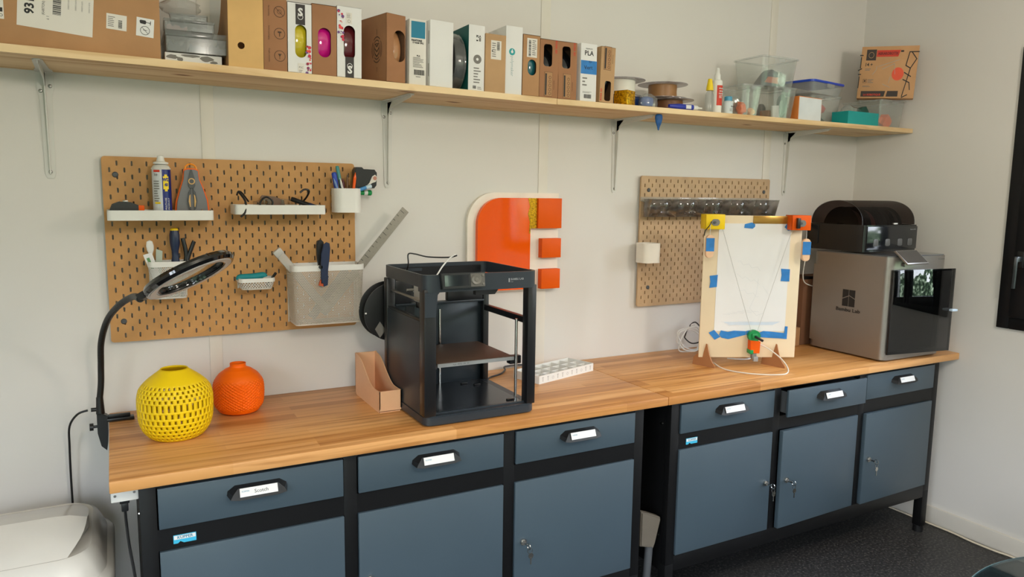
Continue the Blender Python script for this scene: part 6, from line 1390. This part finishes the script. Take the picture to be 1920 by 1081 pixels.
# loose spools
Z2 = 1.8575
spool('filament_spool', 'clear spool of dark blue filament lying flat behind the gold cube', (1.79, -0.155, Z2), (0, 0, 0), 0.099, 0.042, 0.028, M_SPFL, mat('blue_fil', (34, 60, 120), 0.3), 0.088)
spool('filament_spool', 'clear spool of white filament lying on the dark blue one', (1.765, -0.160, Z2+0.0425), (0, 0, 0), 0.099, 0.066, 0.026, M_SPFL, M_WFIL, 0.060)
spool('filament_spool', 'clear spool of dark brown filament at the bottom behind the glue tube', (2.02, -0.150, Z2), (0, 0, 0), 0.099, 0.052, 0.026, M_SPFL, M_BROWN, 0.055)
spool('filament_spool', 'clear spool of light brown filament lying on the dark brown one', (1.985, -0.150, Z2+0.0525), (0, 0, 0), 0.099, 0.058, 0.026, M_SPFL, mat('light_brown_fil', (152, 108, 66), 0.45), 0.056)
t = thing('glitter_cube', 'small gold glitter cube at the shelf edge before the white spool', 'cube', (1.715, -0.262, Z2), (0, 0, math.radians(22)))
MB().box(-0.0285, 0.0285, -0.0285, 0.0285, 0, 0.053, M_GOLD, 0.001).build('cube_body', t)
t = thing('filament_bag', 'clear bag of blue filament slumped beside the gold glitter cube', 'bag', (1.812, -0.270, Z2))
mb = MB(); mb.lathe([(0.004, 0.004), (0.026, 0.004), (0.030, 0.02), (0.028, 0.034), (0.006, 0.040)], mat('bag_blue', (30, 74, 142), 0.4), seg=24, M=Matrix.Diagonal((1, 0.6, 1, 1))); mb.build('blue_filament', t)
mb = MB(); r_ = random.Random(6); vs = []; fs = []
for j in range(7):
    for i in range(16):
        a = 2*PI*i/16; e = (0.9, 1.0, 1.0, 0.95, 0.9, 0.7, 0.3)[j]; vs.append((0.008+0.044*e*math.cos(a)*(0.93+0.14*r_.random()), 0.022*e*math.sin(a), 0.002+0.008*j))
for j in range(6):
    for i in range(16): fs.append((j*16+i, j*16+(i+1) % 16, (j+1)*16+(i+1) % 16, (j+1)*16+i))
mb.add(vs, fs, M_CLRGLOS); mb.build('bag_film', t)
t = thing('glue_tube', 'blue and white glue tube lying on the shelf edge', 'glue tube', (1.912, -0.280, Z2+0.011), (0, 0, math.radians(-3)))
MC = rotm(90, 'Y')
MB().lathe([(0, 0), (0.006, 0.0), (0.0075, 0.01), (0.011, 0.05), (0.011, 0.112), (0, 0.112)], mat('tube_blue', (34, 50, 160), 0.35), seg=24, M=MC @ Matrix.Diagonal((1, 1, 1, 1))).build('tube_body', t)
MB().box(0.074, 0.098, -0.0116, -0.009, -0.007, 0.007, M_PAPER).build('label_patch', t)
MB().lathe([(0, 0.112), (0.010, 0.112), (0.0085, 0.134), (0.0075, 0.136), (0.0035, 0.142), (0.003, 0.158), (0, 0.160)], M_WHITE, seg=20, M=MC).build('cap_and_nozzle', t)
# blue blob hanging under the shelf
t = thing('tape_wad', 'crumpled blue tape wad hanging under the shelf edge', 'tape', (1.880, -0.262, 1.7755))
mb = MB(); prof = [(0, 0), (0.003, 0.002), (0.006, 0.014), (0.013, 0.030), (0.0165, 0.046), (0.0155, 0.056), (0.012, 0.0605), (0, 0.0608)]
mb.lathe(prof, mat('crumpled_blue_tape', (20, 84, 150), 0.5, var=0.15, vscale=60, bump=1.0, bscale=120), seg=12, M=Matrix.Diagonal((1, 0.7, 1, 1))); o = mb.build('wad', t)

# bottles
t = thing('dropper_bottle', 'slim clear glue bottle with a tall yellow cap', 'bottle', (2.128, -0.265, Z2))
MB().lathe([(0, 0), (0.016, 0), (0.017, 0.004), (0.016, 0.070), (0.008, 0.086), (0.004, 0.088), (0.0035, 0.090), (0, 0.090)], M_CLEARM, seg=24).build('bottle_body', t)
MB().lathe([(0, 0.086), (0.014, 0.086), (0.0135, 0.096), (0.009, 0.122), (0.008, 0.130), (0, 0.132)], mat('cap_yellow', (242, 208, 20), 0.4), seg=20).build('yellow_cap', t)
t = thing('spray_bottle', 'white adhesive spray bottle with an orange red label', 'bottle', (2.172, -0.258, Z2))
MB().lathe([(0, 0), (0.0195, 0), (0.021, 0.003), (0.021, 0.120), (0.019, 0.128), (0.013, 0.131), (0.0125, 0.150), (0.008, 0.158), (0.0075, 0.172), (0.005, 0.177), (0, 0.178)], M_WHITE, seg=32).build('bottle_body', t)
L = MB(); n = 9
for k in range(n):
    a0 = -130+k*11; M = Matrix.Rotation(math.radians(a0+95), 4, 'Z') @ shift(0, -0.0214, 0); L.box(-0.0022, 0.0022, -0.0004, 0, 0.030, 0.108, M_RED, M=M)
for z, tt, sz in ((0.096, 'adhesive', 0.0075), (0.086, 'spray', 0.0085), (0.076, 'cleaner', 0.0085)): L.text(tt, 0, z, -0.0226, sz, M_PAPER, M=rotm(4, 'Z'), bold=0.0002)
L.lines(-0.010, 0.010, 0.058, 0.070, 3, -0.0224, M_PAPER, rotm(4, 'Z'))
L.build('red_label', t)
t = thing('small_bottle', 'small white jar bottle with blue cap beside the spray bottle', 'bottle', (2.232, -0.262, Z2))
MB().lathe([(0, 0), (0.0185, 0), (0.0195, 0.003), (0.0195, 0.042), (0.017, 0.050), (0.014, 0.053), (0, 0.053)], mat('jar_white', (206, 216, 218), 0.4), seg=28).build('bottle_body', t)
MB().lathe([(0, 0.053), (0.0155, 0.053), (0.0155, 0.068), (0.014, 0.070), (0, 0.070)], mat('cap_blue', (70, 150, 184), 0.45), seg=28).build('blue_cap', t)
L = MB(); L.text('Acryl', 0.006, 0.030, -0.0212, 0.009, M_INK, rot=0, bold=0.0003); L.lines(-0.010, 0.010, 0.010, 0.022, 3, -0.0205, M_INKG); L.build('jar_label', t)

# clear bins
def clear_tub(label, xa, xb, y, z, d, h, m=M_CLRGLOS, rz=0, lip=True):
    t = thing('clear_tub', label, 'storage box', ((xa+xb)/2, y, z), (0, 0, math.radians(rz))); a = (xb-xa)/2
    mb = MB(); open_tray(mb, -a+0.004, a-0.004, 0, d, 0, h-0.004, m, 0.0018, 0.012, 0.012)
    mb.build('tub_body', t)
    rm = MB(); 
    o1 = rrect(-a, a, -0.006, d+0.006, 0.014); i1 = rrect(-a+0.006, a-0.006, 0.0, d, 0.010)
    ringwall(rm, o1, i1, h-0.006, h, M_CLEARM); rm.build('rim', t)
    hd = MB(); hd.box(-0.018, 0.018, -0.0065, -0.0045, h-0.020, h-0.006, M_CLEARM); hd.build('grip_tab', t)
    return t
def lump(name, label, cat, x, y, z, sx, sy, sz, m, seed, group=None, rz=0):
    """irregular folded piece (printed part, rag or card)"""
    r_ = random.Random(seed); bm = bmesh.new(); bmesh.ops.create_icosphere(bm, subdivisions=2, radius=1)
    for v in bm.verts: k = 0.78+0.4*r_.random(); v.co = Vector((v.co.x*sx*k, v.co.y*sy*k, max(-1, v.co.z)*sz*k+sz))
    mb = MB(); mb.frombm(bm, m); o = mb.build(name, None, (x, y, z), (0, 0, rz), sharp=20); return tag(o, label, cat, group)
clear_tub('clear storage tub with orange printed pieces beside the blue capped jar', 2.285, 2.405, -0.285, Z2, 0.16, 0.124)
lump('printed_part', 'orange printed piece in the clear tub beside the jar', 'printed part', 2.325, -0.24, Z2+0.003, 0.022, 0.022, 0.028, M_ORPLA, 1)
lump('printed_part', 'peach printed piece in front in the clear tub beside the jar', 'printed part', 2.365, -0.255, Z2+0.003, 0.018, 0.016, 0.016, mat('pale_orange', (240, 180, 120), 0.5), 2)
lump('crumpled_film', 'crumpled silvery film filling the back of the tub beside the jar', 'film', 2.345, -0.19, Z2+0.003, 0.040, 0.030, 0.045, mat('silver_film', (206, 210, 208), 0.15, 0.6, bump=1.0, bscale=60), 3)
clear_tub('clear storage tub with brown and white cards beside the orange sided carton', 2.465, 2.605, -0.285, Z2, 0.16, 0.127)
t = thing('small_card_box', 'white card standing in the middle clear tub', 'card', (2.520, -0.245, Z2+0.003), (0, -0.1, 0.1)); MB().box(-0.022, 0.022, -0.004, 0.004, 0, 0.052, M_PAPER, 0.0005).build('card', t)
t = thing('small_card_box', 'little brown box lying in the middle clear tub', 'box', (2.500, -0.215, Z2+0.003), (0, 0, 0.2)); MB().box(-0.018, 0.018, -0.02, 0.02, 0, 0.032, M_CARDR, 0.0005).build('carton', t)
lump('crumpled_film', 'grey green crumpled wrap in the middle clear tub', 'film', 2.562, -0.235, Z2+0.003, 0.022, 0.022, 0.050, mat('sage_wrap', (130, 150, 134), 0.2, 0.4, bump=1.0, bscale=60), 6)
lump('dark_clip', 'dark grey clip behind the white card in the clear tub', 'clip', 2.515, -0.17, Z2+0.003, 0.02, 0.02, 0.035, M_DGREY, 7)
clear_tub('large clear tub on top with black and orange pieces sticking up', 2.398, 2.612, -0.275, Z2+0.1285, 0.165, 0.120)
t = thing('pouch', 'dark grey and orange wedge shaped pouch in the upper clear tub', 'pouch', (2.490, -0.215, Z2+0.1325), (0, 0, 0.1))
MB().prism([(-0.072, 0), (0.045, 0), (0.050, 0.062), (0.010, 0.072), (-0.010, 0.062)], 'y', -0.02, 0.02, M_DGREY, bev=0.002).prism([(-0.040, 0.016), (0.052, 0.016), (0.055, 0.042), (-0.018, 0.040)], 'y', -0.0215, -0.0195, mat('terracotta', (200, 110, 74), 0.5)).build('pouch_body', t)
lump('dark_fabric', 'black crumpled piece behind the orange pouch in the upper tub', 'fabric', 2.565, -0.160, Z2+0.1325, 0.030, 0.026, 0.040, M_BLACKP, 9)
lump('crumpled_film', 'bright silvery film at the front of the upper clear tub', 'film', 2.560, -0.225, Z2+0.1325, 0.024, 0.02, 0.032, MATS['silver_film'], 10)
t = thing('foil_box', 'square carton with a bright white front and orange side at the shelf edge', 'box', (2.700, -0.272, Z2), (0, 0, math.radians(6)))
mb = MB(); mb.box(-0.083, 0.083, 0, 0.058, 0, 0.100, mat('orange_carton', (206, 120, 52), 0.5), 0.001); mb.build('carton', t)
MB().box(-0.080, 0.080, -0.0008, 0, 0.003, 0.097, mat('silvery_white', (226, 230, 234), 0.25, 0.15, var=0.05)).build('white_front', t)
clear_tub('clear lidless tub under the blue lidded container', 2.795, 3.000, -0.195, Z2, 0.180, 0.128)
lump('printed_part', 'pale red printed piece high in the tub under the blue lid', 'printed part', 2.900, -0.14, Z2+0.05, 0.05, 0.02, 0.030, mat('rose_print', (220, 96, 90), 0.5), 12)
lump('dark_fabric', 'dark green grey lump at the bottom of the tub under the blue lid', 'fabric', 2.900, -0.13, Z2+0.003, 0.052, 0.03, 0.022, mat('dark_sage', (70, 90, 86), 0.5), 13)
t = thing('lidded_container', 'shallow clear food container with a bright blue lid, on top of a tub', 'container', (2.870, -0.225, Z2+0.1285), (0, 0, math.radians(10)))
mb = MB(); open_tray(mb, -0.135, 0.135, 0, 0.17, 0, 0.046, M_CLEARM, 0.0018, 0.02, 0.012); mb.build('container_body', t)
MB().prism(rrect(-0.140, 0.140, -0.005, 0.175, 0.024), 'z', 0.046, 0.056, mat('lid_blue', (26, 70, 190), 0.35), bev=0.002).build('blue_lid', t)
MB().box(-0.03, 0.03, -0.010, -0.004, 0.026, 0.046, M_CLEARM, 0.003).build('clip_handle', t)
t = thing('teal_box', 'low bright teal card box at the shelf edge near the corner', 'box', (3.035, -0.285, Z2), (0, 0, math.radians(1)))
mb = MB(); open_tray(mb, -0.105, 0.110, 0, 0.085, 0, 0.057, M_TEAL, 0.002, 0.001); mb.build('box_body', t)
lump('plastic_bag', 'clear crumpled bag of small parts in the teal box', 'bag', 3.00, -0.243, Z2+0.004, 0.055, 0.026, 0.045, M_CLRGLOS, 15)
lump('dark_fabric', 'dark green crumpled strap in the teal box', 'strap', 3.085, -0.243, Z2+0.004, 0.040, 0.024, 0.046, mat('bottle_green', (14, 70, 60), 0.5), 16)
clear_tub('clear tub with orange pieces in the corner under the robot kit box', 3.180, 3.368, -0.262, Z2, 0.21, 0.128)
lump('printed_part', 'bright orange printed piece in the corner tub', 'printed part', 3.285, -0.215, Z2+0.003, 0.040, 0.022, 0.034, M_ORPLA, 18)
lump('printed_part', 'dark blue piece in the corner tub beside the orange one', 'printed part', 3.225, -0.17, Z2+0.003, 0.016, 0.03, 0.026, mat('slate_blue', (60, 84, 110), 0.5), 19)
# robot kit box
t = thing('kit_box', 'brown robot kit box with red disc and black line drawing, tilted on the corner tub', 'box', (3.222, -0.250, Z2+0.135), (0, math.radians(2.5), math.radians(-55)))
t.scale = (0.82, 1, 0.98)
mb = MB(); mb.box(-0.145, 0.145, 0, 0.065, 0, 0.24, mat('kit_cardboard', (196, 148, 102), 0.7, var=0.04), 0.0015); mb.build('carton', t)
d = MB(); yk = -0.0008
d.rect(-0.118, -0.068, 0.176, 0.226, yk+0.0006, mat('dark_print', (54, 42, 36), 0.6)); d.ring(-0.093, 0.200, yk-0.0006, 0.014, M_CARD2, 0.002)
d.prism([(-0.066, 0.192), (0.044, 0.192), (0.054, 0.222), (-0.066, 0.222)], 'y', yk, 0, M_RED); d.text('ABRAROBOTIX', -0.008, 0.206, yk-0.0008, 0.0175, mat('kit_dark_red', (120, 26, 18), 0.6), bold=0.0006, sx=0.86)
d.text('14 +', -0.101, 0.156, yk, 0.022, M_INK, bold=0.0005); d.lines(-0.118, -0.075, 0.128, 0.140, 2, yk, M_INKG)
d.disc(0.052, 0.112, yk, 0.030, mat('red_disc', (228, 84, 50), 0.6)); 
for (a_, b_) in (((-0.05, 0.148), (0.055, 0.178)), ((-0.058, 0.150), (-0.062, 0.128)), ((-0.062, 0.128), (-0.078, 0.110)), ((-0.03, 0.135), (0.03, 0.160)), ((0.03, 0.160), (0.038, 0.110)), ((0.015, 0.100), (0.010, 0.070)), ((-0.02, 0.066), (0.02, 0.050))):
    dx, dz = b_[0]-a_[0], b_[1]-a_[1]; L_2 = math.hypot(dx, dz); d.box(0, L_2, yk-0.0002, yk, -0.0007, 0.0007, MATS['logo_grey'], M=shift(a_[0], 0, a_[1]) @ rotm(-math.degrees(math.atan2(dz, dx)), 'Y'))
d.rect(-0.122, -0.103, 0.072, 0.090, yk, M_INK2); d.rect(-0.1205, -0.1045, 0.0735, 0.0885, yk-0.0006, MATS['kit_cardboard']); d.rect(-0.117, -0.108, 0.077, 0.085, yk-0.0012, M_INK2); d.lines(-0.098, -0.065, 0.070, 0.090, 3, yk, M_INKG); d.lines(-0.122, -0.075, 0.052, 0.060, 2, yk, M_INKG)
d.prism([(-0.126, 0.008), (-0.006, 0.008), (0.000, 0.034), (-0.126, 0.034)], 'y', yk, 0, MATS['dark_print']); d.text('LA ROBOTIQUE', -0.068, 0.0165, yk-0.0006, 0.0125, M_RED, bold=0.0004); d.prism([(0.004, 0.008), (0.064, 0.008), (0.064, 0.034), (0.010, 0.034)], 'y', yk, 0, MATS['dark_print'])
d.rect(0.055, 0.070, 0.212, 0.220, yk, MATS['dark_print'])
d.build('front_printing', t)
d = MB()
for (x0_, z0_, x1_, z1_) in ((0.100, 0.212, 0.146, 0.212), (0.100, 0.212, 0.088, 0.150), (0.088, 0.150, 0.112, 0.138), (0.112, 0.138, 0.138, 0.180), (0.138, 0.180, 0.112, 0.210), (0.112, 0.138, 0.085, 0.010), (0.085, 0.118, 0.118, 0.100), (0.082, 0.086, 0.114, 0.072), (0.114, 0.072, 0.120, 0.040), (0.085, 0.004, 0.110, 0.016), (-0.150, 0.200, -0.136, 0.200), (-0.143, 0.190, -0.143, 0.142), (-0.152, 0.130, -0.136, 0.138), (-0.150, 0.112, -0.138, 0.112), (-0.144, 0.100, -0.144, 0.050)):
    dx, dz = x1_-x0_, z1_-z0_; L_2 = math.hypot(dx, dz); d.box(-0.002, L_2+0.002, -0.0012, -0.0002, -0.0022, 0.0022, M_INK, M=shift(x0_, 0, z0_) @ rotm(-math.degrees(math.atan2(dz, dx)), 'Y'))
d.build('line_pattern', t)
